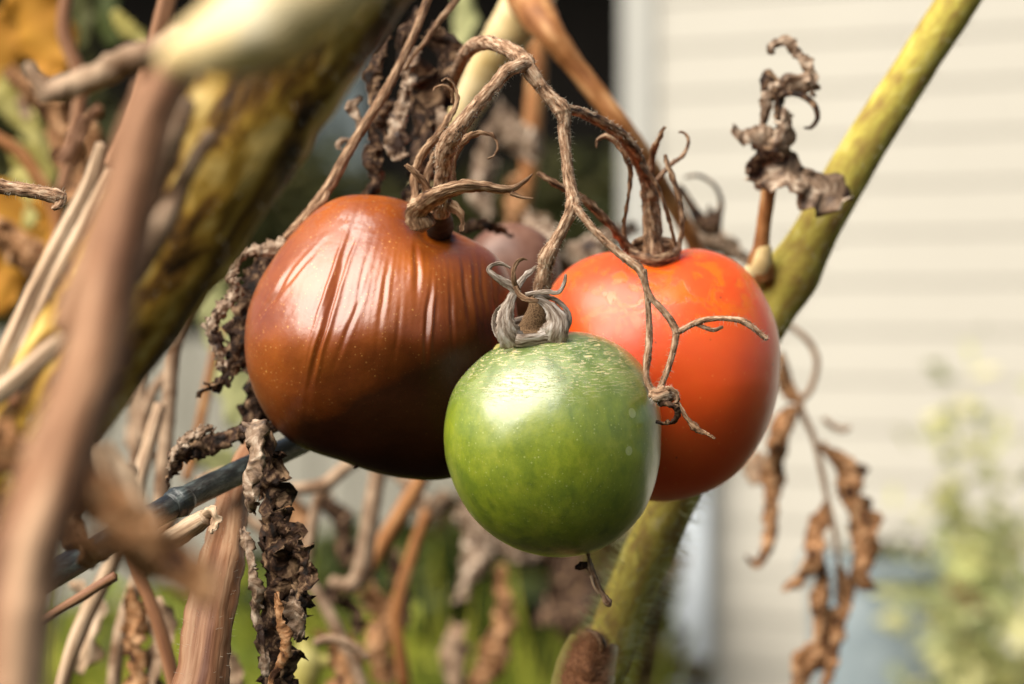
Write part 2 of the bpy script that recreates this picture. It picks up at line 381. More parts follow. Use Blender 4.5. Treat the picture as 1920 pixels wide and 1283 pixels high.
        b.inputs['Coat Weight'].default_value = 1; b.inputs['Coat Roughness'].default_value = .30; b.inputs['Coat IOR'].default_value = 1.7
        b.inputs['Subsurface Weight'].default_value = .35; b.inputs['Subsurface Radius'].default_value = (.006, .008, .001)
        h = mul(mul(noi(500, 4), .35), cork, 'ADD'); bs, bd = .5, .00035
    else:
        col = ramp(noi(60, 3), [(.3, (.10, .03, .012)), (.7, (.28, .15, .10))])
        b.inputs['Roughness'].default_value = .45; h = noi(200, 3); bs, bd = .3, .0005
    Lk.new(col, b.inputs['Base Color'])
    bu = N.new('ShaderNodeBump'); bu.inputs['Strength'].default_value = bs; bu.inputs['Distance'].default_value = bd
    Lk.new(h, bu.inputs['Height']); Lk.new(bu.outputs[0], b.inputs['Normal'])
    if kind != 'dull': Lk.new(bu.outputs[0], b.inputs['Coat Normal'])
    return m
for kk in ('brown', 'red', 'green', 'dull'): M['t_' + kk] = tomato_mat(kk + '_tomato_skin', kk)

# ------------------------------------------------------------------ ground, house, fence, shed
g = mesh_obj('ground', [Vector((x, y, 0)) for x, y in ((-150, -60), (150, -60), (150, 240), (-150, 240))], [(0, 1, 2, 3)], M['ground'])
g['kind'] = 'structure'; g['label'] = 'mown lawn and soil around the tomato bed'

# house wall: lap siding, its right end nearer the camera
A0 = P(1166, 600, 5.05); A0.z = 0
ang = R(-26); wx = Vector((math.cos(ang), math.sin(ang), 0)); wn = Vector((wx.y, -wx.x, 0))
if wn.y > 0: wn = -wn
hw = Thing('house_wall', 'cream clapboard house wall with white corner post, out of focus behind the tomatoes', 'house wall', A0)
def wpt(u, n_, z): return A0 + wx * u + wn * n_ + Vector((0, 0, z))
def wprism(prof, u0, u1):
    V = [wpt(u0, a, z) for a, z in prof] + [wpt(u1, a, z) for a, z in prof]; n = len(prof)
    F = [(i, (i + 1) % n, n + (i + 1) % n, n + i) for i in range(n)] + [tuple(range(n))[::-1], tuple(range(n, 2 * n))]
    return V, F
H = 0.0975
sidemesh = None
for i in range(26):
    z = i * H
    if sidemesh is None:
        sidemesh = hw.part('siding_board', wprism([(0.0, z), (.0048, z), (.0050, z + .006), (.0015, z + H - .002), (0, z + H - .002)], .080, 3.4), M['siding'], smooth=False)
    else:
        c = sidemesh.copy(); C.objects.link(c); c.parent = hw.o; c.location = (0, 0, z)
hw.part('backing_wall', wprism([(-.12, 0), (-.003, 0), (-.003, 26 * H), (-.12, 26 * H)], .0, 3.4), M['post'], smooth=False)
hw.part('corner_post', wprism([(0, 0), (.014, 0), (.014, 26 * H), (0, 26 * H)], .004, .078), M['post'], smooth=False)
hw.part('downpipe', wprism([(.022, 0), (.07, 0), (.07, .86), (.022, .86)], .085, .215), M['bluewhite'], smooth=False)
hw.part('side_wall', (lambda: (lambda q: (q[0], q[1]))(([wpt(0, -.125, 0), wpt(0, -4, 0), wpt(0, -4, 26 * H), wpt(0, -.125, 26 * H), wpt(.1, -.125, 0), wpt(.1, -4, 0), wpt(.1, -4, 26 * H), wpt(.1, -.125, 26 * H)], [(0, 1, 2, 3), (4, 7, 6, 5), (0, 3, 7, 4), (1, 5, 6, 2), (3, 2, 6, 7), (0, 4, 5, 1)])))(), M['post'], smooth=False)

# dark shed at the back with a slate corner board
sx0 = -4.0; shy = 11.0
sh = Thing('garden_shed', 'near black garden shed in deep shade behind the plants', 'shed', (sx0, shy, 0))
first = None
for i in range(31):
    if first is None: first = sh.part('wall_board', box((sx0 + .1, shy, 1.6), .194, .03, 3.2), M['dark'], smooth=False)
    else:
        c = first.copy(); C.objects.link(c); c.parent = sh.o; c.location = (i * .2, (i % 2) * .006, 0)
sh.part('roof', box((sx0 + 3.1, shy + .3, 3.26), 6.8, 2.6, .08), M['dark'], smooth=False)
sh.part('corner_board', box((P(640, 300, shy - .05).x, shy - .06, 1.6), .24, .05, 3.18), M['slate'], smooth=False)
sh.part('side_wall', box((sx0 + 3.1, shy + 1.0, 1.55), 6.1, 1.5, 3.1), M['dark'], smooth=False)

fe = Thing('board_fence', 'low weathered pale board fence behind the green bushes', 'fence', (-3.0, 8.4, 0))
first = None
for i in range(24):
    if first is None: first = fe.part('fence_board', box((-2.93, 8.4, .475), .135, .02, .93), M['palewood'], smooth=False)
    else:
        c = first.copy(); C.objects.link(c); c.parent = fe.o; c.location = (i * .145, 0, random.uniform(-.01, .012))
for z in (.2, .75): fe.part('fence_rail', box((-1.26, 8.43, z), 3.5, .035, .07), M['palewood'], smooth=False)

# ------------------------------------------------------------------ foliage masses
def leaf_cloud(c, rad, count, size, seed, shell=.5, gaps=.0, elong=1.8):
    rnd = random.Random(seed); V, F = [], []
    n = 0
    while n < count:
        v = Vector((rnd.gauss(0, 1), rnd.gauss(0, 1), rnd.gauss(0, 1))).normalized()
        rr = rnd.uniform(shell, 1) * (1 + .35 * noise.noise(v * 2.2 + Vector((seed, 0, 0))))
        p = Vector(c) + Vector((v.x * rad[0], v.y * rad[1], v.z * rad[2])) * rr
        if p.z < 0.01: continue
        if gaps and noise.noise(p * (1.2 / max(rad) * 3) + Vector((0, seed, 0))) < gaps - .5: 
            if rnd.random() < .8: n += 1; continue
        a = Vector((rnd.gauss(0, 1), rnd.gauss(0, 1), rnd.gauss(0, .6))).normalized(); b = a.cross(Vector((rnd.gauss(0, 1), rnd.gauss(0, 1), rnd.gauss(0, 1)))).normalized(); u = a.cross(b)
        s = size * rnd.uniform(.6, 1.3); k = len(V)
        V += [p - a * s * elong / 2, p + b * s / 2 + u * s * .15, p + a * s * elong / 2, p - b * s / 2 + u * s * .15, p - u * s * .1]
        F += [(k, k + 1, k + 4), (k + 1, k + 2, k + 4), (k + 2, k + 3, k + 4), (k + 3, k, k + 4)]; n += 1
    return V, F
def shrub(name, label, cat, px, dep, base_h, rad, count, size, mt, seed, group=None, gaps=.0, shell=.45):
    x = P(px, 600, dep).x if dep > 0 else 0.0
    t = Thing(name, label, cat, (x, dep, 0), group)
    t.part('foliage', leaf_cloud((x, dep, base_h), rad, count, size, seed, gaps=gaps, shell=shell), M[mt], kind='stuff', smooth=False)
    V, F = [], []
    for i in range(5):
        a = random.Random(seed + i); dx, dy = a.uniform(-.5, .5) * rad[0], a.uniform(-.5, .5) * rad[1]
        b_ = box((x + dx / 2, dep + dy / 2, base_h / 2), .012, .012, base_h); k = len(V)
        V += b_[0]; F += [tuple(i_ + k for i_ in f) for f in b_[1]]
    t.part('stem', (V, F), M['rustem'], smooth=False)
    return t
for i, (px, hh, rx) in enumerate([(380, .95, .9), (700, .80, .75), (1020, .86, .6), (60, 1.1, .8)]):
    lab = ['olive hedge shrub behind the brown tomato, in dim shade', 'olive hedge shrub low behind the dead leaf bunch', 'olive hedge shrub against the house corner behind the truss', 'olive hedge shrub at the far left behind ochre leaves'][i]
    shrub('hedge_shrub', lab, 'shrub', px, 9.4 + .15 * i, hh, (rx, .5, hh * .95), 5000, .07, 'hedge', 20 + i, 'dim hedge shrubs')
shrub('green_bush', 'dark green bush below the brown tomato, far out of focus', 'bush', 720, 4.2, .30, (.36, .3, .36), 4200, .045, 'bush', 31, 'low green bushes')
shrub('green_bush', 'green and brown bush below the green tomato, far out of focus', 'bush', 980, 4.6, .32, (.30, .3, .38), 3800, .045, 'brownbush', 32, 'low green bushes')
shrub('green_bush', 'bright green bush low behind the rust coloured stem', 'bush', 400, 3.6, .20, (.40, .3, .40), 3600, .035, 'grass', 33, 'low green bushes')
shrub('lime_shrub', 'airy lime green shrub in front of the siding at the lower right', 'shrub', 1830, 3.5, .62, (.14, .16, .36), 420, .026, 'lime', 41, gaps=.45, shell=.1)
shrub('low_lime_shrub', 'pale lime green low shrub at the bottom right corner beside the grey tub', 'shrub', 1870, 3.3, .50, (.17, .16, .20), 480, .03, 'lime', 44, gaps=.42, shell=.1)

V, F = [], []
for q_ in range(7):
    a_ = leaf_cloud((-.75 + .25 * q_, 1.0 + .12 * (q_ % 3), .38), (.3, .55, .30), 900, .05, 60 + q_, shell=.3); k = len(V); V += a_[0]; F += [tuple(i + k for i in f) for f in a_[1]]
ug = mesh_obj('undergrowth', V, F, M['under'], smooth=False); ug['kind'] = 'stuff'; ug['label'] = 'dark leafy undergrowth added below the frame to darken reflections in the fruit'  # put in out of view so the tomatoes reflect something dark
shrub('added_hedge', 'dark hedge added behind the camera to block low sky and darken reflections', 'hedge', 960, -3.0, .9, (4.2, .5, 1.0), 12000, .09, 'hedge', 70)  # unseen hedge, put in to cut off low sky and deepen shade
tb = P(1670, 1283, 3.7); tb.z = 0
tu = Thing('planter_tub', 'blurred blue grey tub on the ground below the lime green shrub', 'tub', tb)
def lathe(c, prof, n=40):
    V = [Vector(c) + Vector((r * math.cos(6.28318 * j / n), r * math.sin(6.28318 * j / n), z)) for r, z in prof for j in range(n)]
    F = [(i * n + j, i * n + (j + 1) % n, (i + 1) * n + (j + 1) % n, (i + 1) * n + j) for i in range(len(prof) - 1) for j in range(n)]
    return V, F + [tuple(range(n))[::-1]]
tu.part('tub_body', lathe(tb, [(.09, 0), (.11, .3), (.125, .62), (.12, .63), (.10, .55)]), M['tub'])
tu.part('rim', lathe(tb, [(.127, .605), (.135, .61), (.135, .635), (.124, .64), (.121, .632), (.121, .61)]), M['tub'])
tu.part('soil', leaf_cloud(tb + Vector((0, 0, .61)), (.10, .10, .06), 500, .02, 5, shell=.1), M['hedge'], kind='stuff', smooth=False)

# ------------------------------------------------------------------ tomatoes
def tomato(outline, cx, cy, d, rdepth, sub=7, expo=1.0, disp=None):
    o = np.array(outline, float); dx = o[:, 0] - cx; dy = cy - o[:, 1]
    an = np.arctan2(dy, dx); rr = np.hypot(dx, dy); ix = np.argsort(an); an, rr = an[ix], rr[ix]
    G = np.linspace(-math.pi, math.pi, 721)
    rg = np.interp(G, np.r_[an[-1] - 2 * math.pi, an, an[0] + 2 * math.pi], np.r_[rr[-1], rr, rr[0]])
    kk = np.exp(-np.linspace(-2, 2, 41) ** 2); kk /= kk.sum()
    rg = np.convolve(np.r_[rg[-41:-1], rg, rg[1:41]], kk, 'same')[40:-40]
    bm = bmesh.new(); bmesh.ops.create_icosphere(bm, subdivisions=sub, radius=1)
    px = PX(d); V = []
    c0 = P(cx, cy, d)
    for v in bm.verts:
        u = v.co; s = math.hypot(u.x, u.z); phi = math.atan2(u.z, u.x) if s > 1e-9 else 0
        r = float(np.interp(phi, G, rg)); rb = float(rg.mean())
        r = rb + (r - rb) * min(1, s * 1.0) ** 1.2
        se = s ** expo
        q = Vector((se * r * math.cos(phi), u.y * rdepth, se * r * math.sin(phi)))       # px units, y away from the camera
        if disp: q = disp(q, u)
        V.append(c0 + (RT * q.x + FW * q.y + UP * q.z) * px)
    F = [tuple(v.index for v in f.verts) for f in bm.faces]; bm.free()
    return V, F

# green
GO = [(1236, 820), (1234, 760), (1215, 705), (1180, 662), (1130, 632), (1070, 622), (1000, 632), (940, 647), (890, 680), (852, 725), (834, 780), (831, 830),
      (843, 890), (866, 940), (900, 985), (945, 1018), (1000, 1038), (1060, 1044), (1115, 1034), (1165, 1005), (1205, 960), (1228, 895)]
def gdisp(q, u):
    r = q.length; n = q.normalized()
    ax = Vector((-.17, 0, .98)).normalized()
    t = n.dot(ax); e = (n - ax * t); e = e.normalized() if e.length > 1e-4 else Vector((1, 0, 0))
    side = Vector((.98, 0, .17)); az = math.atan2(e.dot(Vector((0, 1, 0))), e.dot(side))
    rib = (1 - t * t) * (1.6 * math.cos(5 * az + .6) + .8 * math.cos(9 * az)) + .9 * noise.noise(n * 5)
    dm = -20 * math.exp(-((math.acos(max(-1, min(1, t)))) / .17) ** 2)
    return q + n * (rib + dm)
dG = 0.802
tg = Thing('green_tomato', 'small unripe green tomato hanging in front with grey curled calyx', 'tomato', P(1033, 833, dG))
tg.part('skin', tomato(GO, 1033, 833, dG, 200, 7, .97, gdisp), M['t_green'])

# brown
BO = [(690, 365), (640, 370), (600, 388), (565, 415), (535, 448), (505, 495), (478, 550), (460, 605), (458, 655), (468, 710), (490, 762), (530, 812), (580, 842), (640, 865), (700, 886),
      (760, 898), (830, 900), (890, 880), (930, 830), (955, 760), (968, 690), (972, 620), (968, 560), (952, 510), (925, 475), (885, 450), (845, 428), (808, 404), (775, 380), (735, 366)]
BCX, BCY = 715, 630
GR = [((660, 470), (612, 668), 5, 6.5), ((672, 455), (628, 600), 3.5, 3.5), ((690, 560), (652, 660), 4, 2.5), ((735, 520), (724, 620), 4, 2), ((787, 475), (790, 545), 5, 4), ((812, 560), (806, 650), 3.5, 4), ((820, 560), (815, 640), 3.5, -3),
      ((556, 520), (505, 588), 5, 4.5), ((590, 490), (540, 555), 4, 2.2), ((600, 470), (560, 520), 3.5, -1.5), ((850, 545), (856, 650), 3.5, 2.5), ((872, 500), (882, 590), 3.5, 3), ((884, 490), (893, 600), 3.5, -2.5), ((905, 500), (912, 600), 3.5, 2.5), ((925, 520), (932, 600), 3.5, 2.5),
      ((700, 480), (680, 580), 3.5, 1.5), ((630, 600), (604, 690), 3.5, 3), ((638, 600), (612, 690), 3.5, -2), ((648, 470), (600, 640), 3.5, -2.5), ((615, 640), (596, 710), 3, 2), ((760, 580), (752, 660), 4, 1.5)]
def bdisp(q, u):
    n = q.normalized(); off = 0
    x, y = BCX + q.x, BCY - q.z
    if q.y < 60:
        for (x0, y0), (x1, y1), wd, dp in GR:
            ddx, ddy = x1 - x0, y1 - y0; L2 = ddx * ddx + ddy * ddy
            t = ((x - x0) * ddx + (y - y0) * ddy) / L2
            if -.7 < t < 1.7:
                sd = ((x - x0) * ddy - (y - y0) * ddx) / math.sqrt(L2) + 3 * noise.noise(Vector((x * .02, y * .02, wd)))
                m = math.exp(-((t - .5) / .55) ** 2)
                off += .85 * m * dp * (-math.exp(-(sd / wd) ** 2) + .3 * math.exp(-((sd - 2 * wd) / wd) ** 2) + .25 * math.exp(-((sd + 2 * wd) / wd) ** 2))
        th = math.atan2(x - 800, y + 60); dist_ = y
        m = math.exp(-((y - 575) / 120) ** 2) * (.4 + .6 * max(0, min(1, (x - 560) / 120)))
        off += m * .7 * noise.noise(Vector((th * 24, y * .005, 3.3))) + m * .5 * noise.noise(Vector((th * 80, y * .010, 8.3)))
    # hollow where the stalk joins
    h = Vector((812 - BCX, -70, BCY - 432)); dd = (q - h).length
    off -= 34 * math.exp(-(dd / 62) ** 2)
    # soft shoulders
    off += 5 * noise.noise(n * 2.3 + Vector((4, 0, 0)))
    if q.y < 40:
        wv = min(1, (40 - q.y) / 80) * math.exp(-((q.x + 10) / 230) ** 4)
        q = q.copy(); q.y += wv * (30 * math.exp(-((q.z - 190) / 75) ** 2) - 16 * math.exp(-((q.z + 5) / 65) ** 2))
    return q + n * off
dB = 0.838
tbn = Thing('brown_tomato', 'large wrinkled reddish brown tomato with pale sheen on its shoulder', 'tomato', P(BCX, BCY, dB))
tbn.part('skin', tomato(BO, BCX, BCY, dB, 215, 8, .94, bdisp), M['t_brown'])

# red
RO = [(1460, 690), (1456, 630), (1440, 575), (1415, 528), (1380, 494), (1340, 474), (1295, 464), (1262, 468), (1225, 476), (1180, 470), (1130, 474), (1085, 490), (1048, 520), (1022, 570), (1012, 640), (1012, 710),
      (1022, 780), (1050, 845), (1095, 895), (1150, 925), (1210, 938), (1265, 938), (1325, 922), (1380, 888), (1420, 840), (1446, 780)]
def rdisp(q, u):
    n = q.normalized(); off = 3 * noise.noise(n * 2.0)
    h = Vector((1226 - 1237, -30, 700 - 478)); dd = (q - h).length
    off -= 22 * math.exp(-(dd / 46) ** 2)
    ax = Vector((0, -.1, 1)).normalized(); t = n.dot(ax)
    az = math.atan2(n.y, n.x)
    off += 3.2 * max(0, t) * (1 - t) * 4 * math.cos(4 * az + 1.1)
    return q + n * off
dR = 0.862
tr_ = Thing('red_tomato', 'ripe orange red tomato at the right with brown dried calyx', 'tomato', P(1237, 700, dR))
tr_.part('skin', tomato(RO, 1237, 700, dR, 215, 7, .93, rdisp), M['t_red'])

# dull one behind
DO = [(960 + 92 * math.cos(a), 510 + 92 * math.sin(a)) for a in np.linspace(0, 6.1, 24)]
td = Thing('shaded_tomato', 'dull grey brown tomato hidden behind the brown tomato\'s shoulder', 'tomato', P(960, 510, .945))
td.part('skin', tomato(DO, 960, 510, .955, 85, 5, 1.0), M['t_dull'])
td.part('sepal', leaf([(860, 432, .93, 8, 20), (900, 424, .915, 14, 30), (935, 432, .912, 10, 40), (960, 446, .92, 3, 50)], curl=1.2, seed=5), M['deadleaf'], solid=.0004)

# ------------------------------------------------------------------ calyxes
def sepal(t, path, mt, seed, curl=2.2, nm='sepal', cr_=.22, fr=.08, solid=.00028, nw=10, kk=9):
    return t.part(nm, leaf(path, nw=nw, k=kk, curl=curl, crumple=cr_, cf=3, frill=fr, jag=.15, seed=seed), M[mt], solid=solid)
# brown tomato's calyx
d0 = .812
t = tbn
t.part('sepal', tube([(790, 425, d0 - .004, 26), (784, 398, d0 - .006, 22), (800, 378, d0 - .012, 21), (830, 361, d0 - .018, 19), (866, 350, d0 - .022, 17), (905, 350, d0 - .022, 14), (940, 355, d0 - .022, 11), (965, 352, d0 - .022, 8), (984, 340, d0 - .022, 5), (998, 327, d0 - .022, 2)],
      n=20, k=10, bump=.25, bf=2.5, ridge=.10, rk=7, flat=.65, seed=3), M['calyx'])
t.part('sepal', tube([(958, 362, d0 - .022, 5), (978, 370, d0 - .022, 3.2), (1000, 372, d0 - .022, 1.2)], n=8, bump=.2, seed=4), M['calyx'])
sepal(t, [(786, 400, d0, 12, 0), (779, 360, d0 + .002, 12, 10), (781, 320, d0 + .002, 11, 20), (797, 284, d0, 11, 10), (823, 252, d0 - .002, 10, 0), (843, 218, d0 - .004, 8, -20), (856, 188, d0 - .004, 6, -40), (851, 160, d0 - .004, 4, -60), (838, 148, d0 - .004, 2.5, -80), (828, 152, d0 - .004, 1, -90)], 'calyx', 11, 2.8)
sepal(t, [(850, 195, d0 - .002, 4, 0), (847, 172, d0 - .004, 3.5, 0), (832, 161, d0 - .005, 3, 0), (817, 164, d0 - .005, 2, 0), (812, 171, d0 - .005, 1, 0)], 'calyx', 12, 2)
sepal(t, [(806, 395, d0 + .004, 9, 0), (800, 340, d0 + .004, 9, 0), (812, 300, d0 + .004, 8, 10), (826, 270, d0 + .003, 4, 10)], 'calyx', 15, 2.6)
sepal(t, [(852, 350, d0 - .002, 7, 30), (849, 312, d0 - .004, 7, 10), (860, 278, d0 - .007, 8, 0), (880, 258, d0 - .010, 8, 0), (905, 251, d0 - .012, 7, 10), (926, 259, d0 - .013, 6, 20), (932, 276, d0 - .013, 5, 30), (925, 292, d0 - .013, 3, 40), (913, 298, d0 - .013, 1.2, 50)], 'calyx', 13, 2.2)
sepal(t, [(815, 395, d0 - .008, 11, 0), (800, 352, d0 - .012, 10, 0), (782, 328, d0 - .015, 8, 10), (770, 315, d0 - .016, 7, 20), (761, 308, d0 - .016, 4, 30)], 'calyx', 14, 2.4)
sepal(t, [(838, 385, d0 - .002, 14, 40), (858, 398, d0 - .004, 12, 40), (866, 415, d0 - .004, 7, 40), (864, 435, d0 - .004, 2, 40)], 'calyx', 16, 1.5)
t.part('calyx_core', tube([(824, 434, d0 + .026, 24), (824, 418, d0 + .018, 26), (822, 400, d0 + .008, 22), (826, 370, d0 - .002, 18)], n=16, bump=.2, seed=5), M['under'])  # near-black colour paints the shadow at the foot of the sepals
# red tomato's calyx
d1 = .850
t = tr_
sepal(t, [(1205, 490, d1 - .002, 17, 20), (1188, 474, d1 - .004, 15, 20), (1166, 446, d1 - .010, 11, 20), (1142, 418, d1 - .018, 10, 10), (1102, 380, d1 - .024, 9, 0), (1063, 356, d1 - .028, 8, 0), (1034, 340, d1 - .030, 7, 10), (1015, 328, d1 - .030, 5, 20), (1009, 325, d1 - .030, 1.5, 20)], 'calyxred', 21, 2.4)
sepal(t, [(1180, 466, d1, 8, 50), (1172, 425, d1 - .002, 6, 50), (1180, 372, d1 - .006, 5, 40), (1184, 318, d1 - .010, 8, 30), (1166, 278, d1 - .014, 8, 10), (1140, 257, d1 - .016, 6, 0), (1122, 262, d1 - .016, 4, -10), (1119, 276, d1 - .016, 1.2, -20)], 'calyxred', 22, 2.6)
sepal(t, [(1270, 470, d1 - .006, 5, 40), (1258, 420, d1 - .010, 5, 40), (1234, 350, d1 - .016, 5, 30), (1207, 315, d1 - .018, 6, 20), (1198, 296, d1 - .018, 3, 10), (1206, 280, d1 - .018, 1, 0)], 'calyxred', 23, 2.4)
sepal(t, [(1240, 502, d1 - .008, 12, 0), (1264, 484, d1 - .008, 12, 10), (1278, 450, d1 - .006, 9, 30), (1281, 400, d1 - .006, 7, 40), (1270, 350, d1 - .006, 8, 30), (1255, 315, d1 - .006, 7, 20), (1247, 290, d1 - .006, 3, 20)], 'calyxred', 24, 2.4)
sepal(t, [(1240, 450, d1 + .006, 7, 30), (1232, 380, d1 + .006, 9, 20), (1222, 330, d1 + .002, 9, 10), (1226, 285, d1 - .004, 8, 0), (1236, 262, d1 - .008, 6, 0), (1247, 238, d1 - .010, 3, 0)], 'calyxred', 25, 2.4)
sepal(t, [(1206, 365, d1 + .004, 5, 10), (1239, 330, d1 + .006, 5, 10), (1262, 306, d1 + .006, 5, 10), (1282, 290, d1 + .006, 4, 0), (1291, 266, d1 + .006, 3.5, 0), (1284, 250, d1 + .006, 3, -10), (1272, 248, d1 + .006, 1.5, -20)], 'calyxred', 26, 2.2)
def cup(cx, cy, d, prof, mt, t, name, tilt=(0, 0), seed=0, n=36):
    """open bowl: rows of (radius px, height px)"""
    c = P(cx, cy, d); px = PX(d); ax = (UP + RT * tilt[0] + FW * tilt[1]).normalized(); e1 = RT - ax * RT.dot(ax); e1.normalize(); e2 = ax.cross(e1)
    V, F, U = [], [], []
    for i, (r, h) in enumerate(prof):
        for j in range(n):
            a = 6.28318 * j / n; q = c + ax * h * px + (e1 * math.cos(a) + e2 * math.sin(a)) * r * px * (1 + .06 * math.cos(5 * a + seed))
            q += Vector((nz(q, 300, seed), nz(q, 300, seed + 1), nz(q, 300, seed + 2))) * px * 3
            V.append(q); U.append((h * px, a * r * px))
    for i in range(len(prof) - 1):
        for j in range(n): F.append((i * n + j, i * n + (j + 1) % n, (i + 1) * n + (j + 1) % n, (i + 1) * n + j))
    return t.part(name, (V, F, U), M[mt], solid=.0006)
cup(1226, 488, d1 - .002, [(4, -16), (26, -16), (40, -4), (46, 14), (45, 30)], 'calyxred', tr_, 'calyx_cup', (0, -.45), 2)
# green tomato's calyx
d2 = .797
t = tg
cup(1001, 634, d2, [(6, -14), (38, -12), (54, -4), (62, 7), (65, 18), (62, 27)], 'calyxgrey', t, 'calyx_cup', (-.05, -.28), 4)
t.part('calyx_core', tube([(1004, 640, d2 + .002, 40), (1004, 615, d2 + .002, 32), (1006, 590, d2, 20), (1012, 560, d2, 17)], n=20, k=8, bump=.12, seed=8), M['core'])
def gsep(path, mt, seed, curl=1.1): sepal(t, path, mt, seed, curl, cr_=.10, fr=.03)
gsep([(968, 646, d2 - .010, 26, 0), (955, 628, d2 - .012, 25, 0), (949, 606, d2 - .0125, 20, 0), (950, 584, d2 - .012, 15, 0), (957, 562, d2 - .011, 10, 0), (967, 543, d2 - .010, 7, 0), (981, 522, d2 - .009, 6, 0), (997, 508, d2 - .006, 5, 10), (1012, 498, d2 - .002, 2, 20)], 'calyxgrey', 31)
gsep([(950, 642, d2 - .004, 8, 30), (931, 625, d2 - .004, 6, 40), (926, 602, d2 - .004, 4.5, 40), (932, 583, d2 - .004, 4, 40), (948, 569, d2 - .006, 4, 30)], 'calyxgrey', 32)
gsep([(974, 551, d2 - .010, 6, 0), (962, 540, d2 - .011, 8, 0), (945, 529, d2 - .012, 8, 0), (927, 517, d2 - .013, 6, 0), (917, 506, d2 - .013, 5, 20), (924, 497, d2 - .013, 4, 30), (940, 495, d2 - .013, 4, 40), (957, 503, d2 - .013, 2, 40)], 'calyxgrey', 33)
gsep([(972, 546, d2 - .012, 5, 0), (964, 528, d2 - .015, 5, 0), (963, 508, d2 - .016, 4, 0), (970, 492, d2 - .016, 4, 10), (980, 486, d2 - .016, 3, 20), (989, 488, d2 - .016, 1, 20)], 'calyx', 34)
gsep([(1032, 642, d2 - .010, 30, 0), (1040, 622, d2 - .012, 28, 0), (1043, 600, d2 - .012, 22, 0), (1034, 580, d2 - .0115, 15, 0), (1020, 567, d2 - .011, 9, 0), (1002, 560, d2 - .011, 4, 0)], 'calyxgrey', 35)
gsep([(1056, 624, d2 - .002, 8, 30), (1068, 604, d2 - .002, 6, 30), (1064, 584, d2 - .002, 5, 20), (1048, 567, d2 - .003, 5, 10), (1026, 557, d2 - .006, 4, 0), (1000, 556, d2 - .010, 3, 0)], 'calyxgrey', 36)
gsep([(985, 553, d2 - .012, 4, 0), (1005, 549, d2 - .013, 4, 0), (1025, 547, d2 - .014, 4, 0), (1045, 549, d2 - .014, 4, 0), (1055, 538, d2 - .014, 4, 0), (1060, 522, d2 - .014, 3, 0), (1061, 514, d2 - .014, 1.5, 0)], 'calyxgrey', 37)
gsep([(966, 537, d2 - .014, 4, 0), (974, 553, d2 - .014, 5, 0), (990, 562, d2 - .014, 5, 0), (1010, 564, d2 - .013, 3, 0)], 'calyx', 38)
cup(1001, 650, d2, [(50, -4), (66, 0), (72, -3), (74, -8)], 'yellowgreen', t, 'calyx_rim', (-.05, -.28), 4)

# ------------------------------------------------------------------ the dried truss
tk = Thing('dried_truss', 'hairy dried brown fruit truss arching over the three tomatoes', 'fruit truss', P(988, 118, .80))
def stalk(path, **kw):
    kw.setdefault('n', 16); kw.setdefault('k', 10); kw.setdefault('bump', .16); kw.setdefault('bf', 3.2)
    hn = kw.pop('hair', 0); hl = kw.pop('hl', (.0006, .0018)); mt = kw.pop('mt', 'truss')
    o = tk.part(kw.pop('name', 'branch'), tube(path, **kw), M[mt])
    if hn:
        fr = dict(LAST); tk.part('hairs', hairs(fr, hn, hl[0], hl[1], .000045, seed=kw.get('seed', 0) + 50), M['fuzz'], parent=o, kind='stuff', smooth=False)
    return o
stalk([(838, 190, .93, 11), (851, 150, .90, 12), (868, 110, .86, 13), (886, 88, .84, 14), (910, 80, .822, 14), (940, 87, .812, 14), (966, 100, .805, 15), (990, 118, .798, 15)], seed=60, name='rachis', hair=160)
stalk([(988, 122, .797, 15), (966, 126, .792, 13), (946, 138, .790, 13), (925, 163, .789, 13), (901, 190, .788, 13), (877, 218, .788, 14), (858, 244, .790, 16), (843, 264, .793, 18), (834, 288, .797, 17), (832, 320, .802, 16), (829, 360, .808, 17), (824, 400, .814, 20)], seed=61, hair=240, knots=((.7, .15, .04),), mt='truss')
stalk([(984, 116, .798, 17), (999, 142, .796, 14), (1015, 163, .796, 13), (1033, 184, .796, 14), (1051, 203, .796, 17), (1058, 222, .796, 14), (1058, 250, .796, 12), (1062, 294, .795, 11), (1066, 332, .794, 11), (1074, 369, .793, 13), (1073, 392, .792, 13), (1057, 425, .792, 11), (1040, 455, .792, 12), (1029, 476, .791, 15), (1024, 492, .792, 15), (1022, 505, .793, 15), (1018, 530, .795, 17), (1014, 562, .797, 16)],
      seed=62, hair=520, knots=((.57, .15, .03), (.80, .15, .03)))
stalk([(1048, 200, .797, 13), (1068, 206, .800, 10), (1090, 211, .806, 10), (1115, 223, .812, 11), (1143, 238, .817, 11), (1168, 257, .822, 12), (1187, 282, .828, 13), (1201, 312, .838, 12), (1212, 339, .843, 13), (1217, 365, .846, 15), (1219, 400, .848, 15), (1221, 440, .849, 16), (1226, 478, .850, 24)], seed=63, hair=260, knots=((.75, .18, .02),), mt='calyxred')
stalk([(1076, 385, .791, 9), (1090, 402, .790, 8), (1109, 426, .789, 7.5), (1139, 456, .788, 7.5), (1169, 482, .787, 8), (1199, 505, .786, 9), (1212, 540, .786, 6), (1224, 562, .786, 6), (1243, 582, .786, 6.5), (1260, 605, .786, 7), (1269, 625, .786, 7.5)], seed=64, hair=360, n=12)
stalk([(1269, 624, .786, 6), (1288, 614, .785, 5.5), (1303, 606, .784, 6), (1322, 600, .783, 5.5), (1348, 597, .782, 5), (1378, 599, .781, 5.5), (1396, 604, .781, 6.5), (1415, 617, .781, 5.5), (1430, 630, .781, 5), (1438, 636, .781, 5)], seed=65, hair=170, n=12)
stalk([(1303, 607, .784, 4), (1320, 614, .784, 4), (1338, 619, .784, 4), (1355, 613, .784, 3)], seed=66, hair=30, n=10)
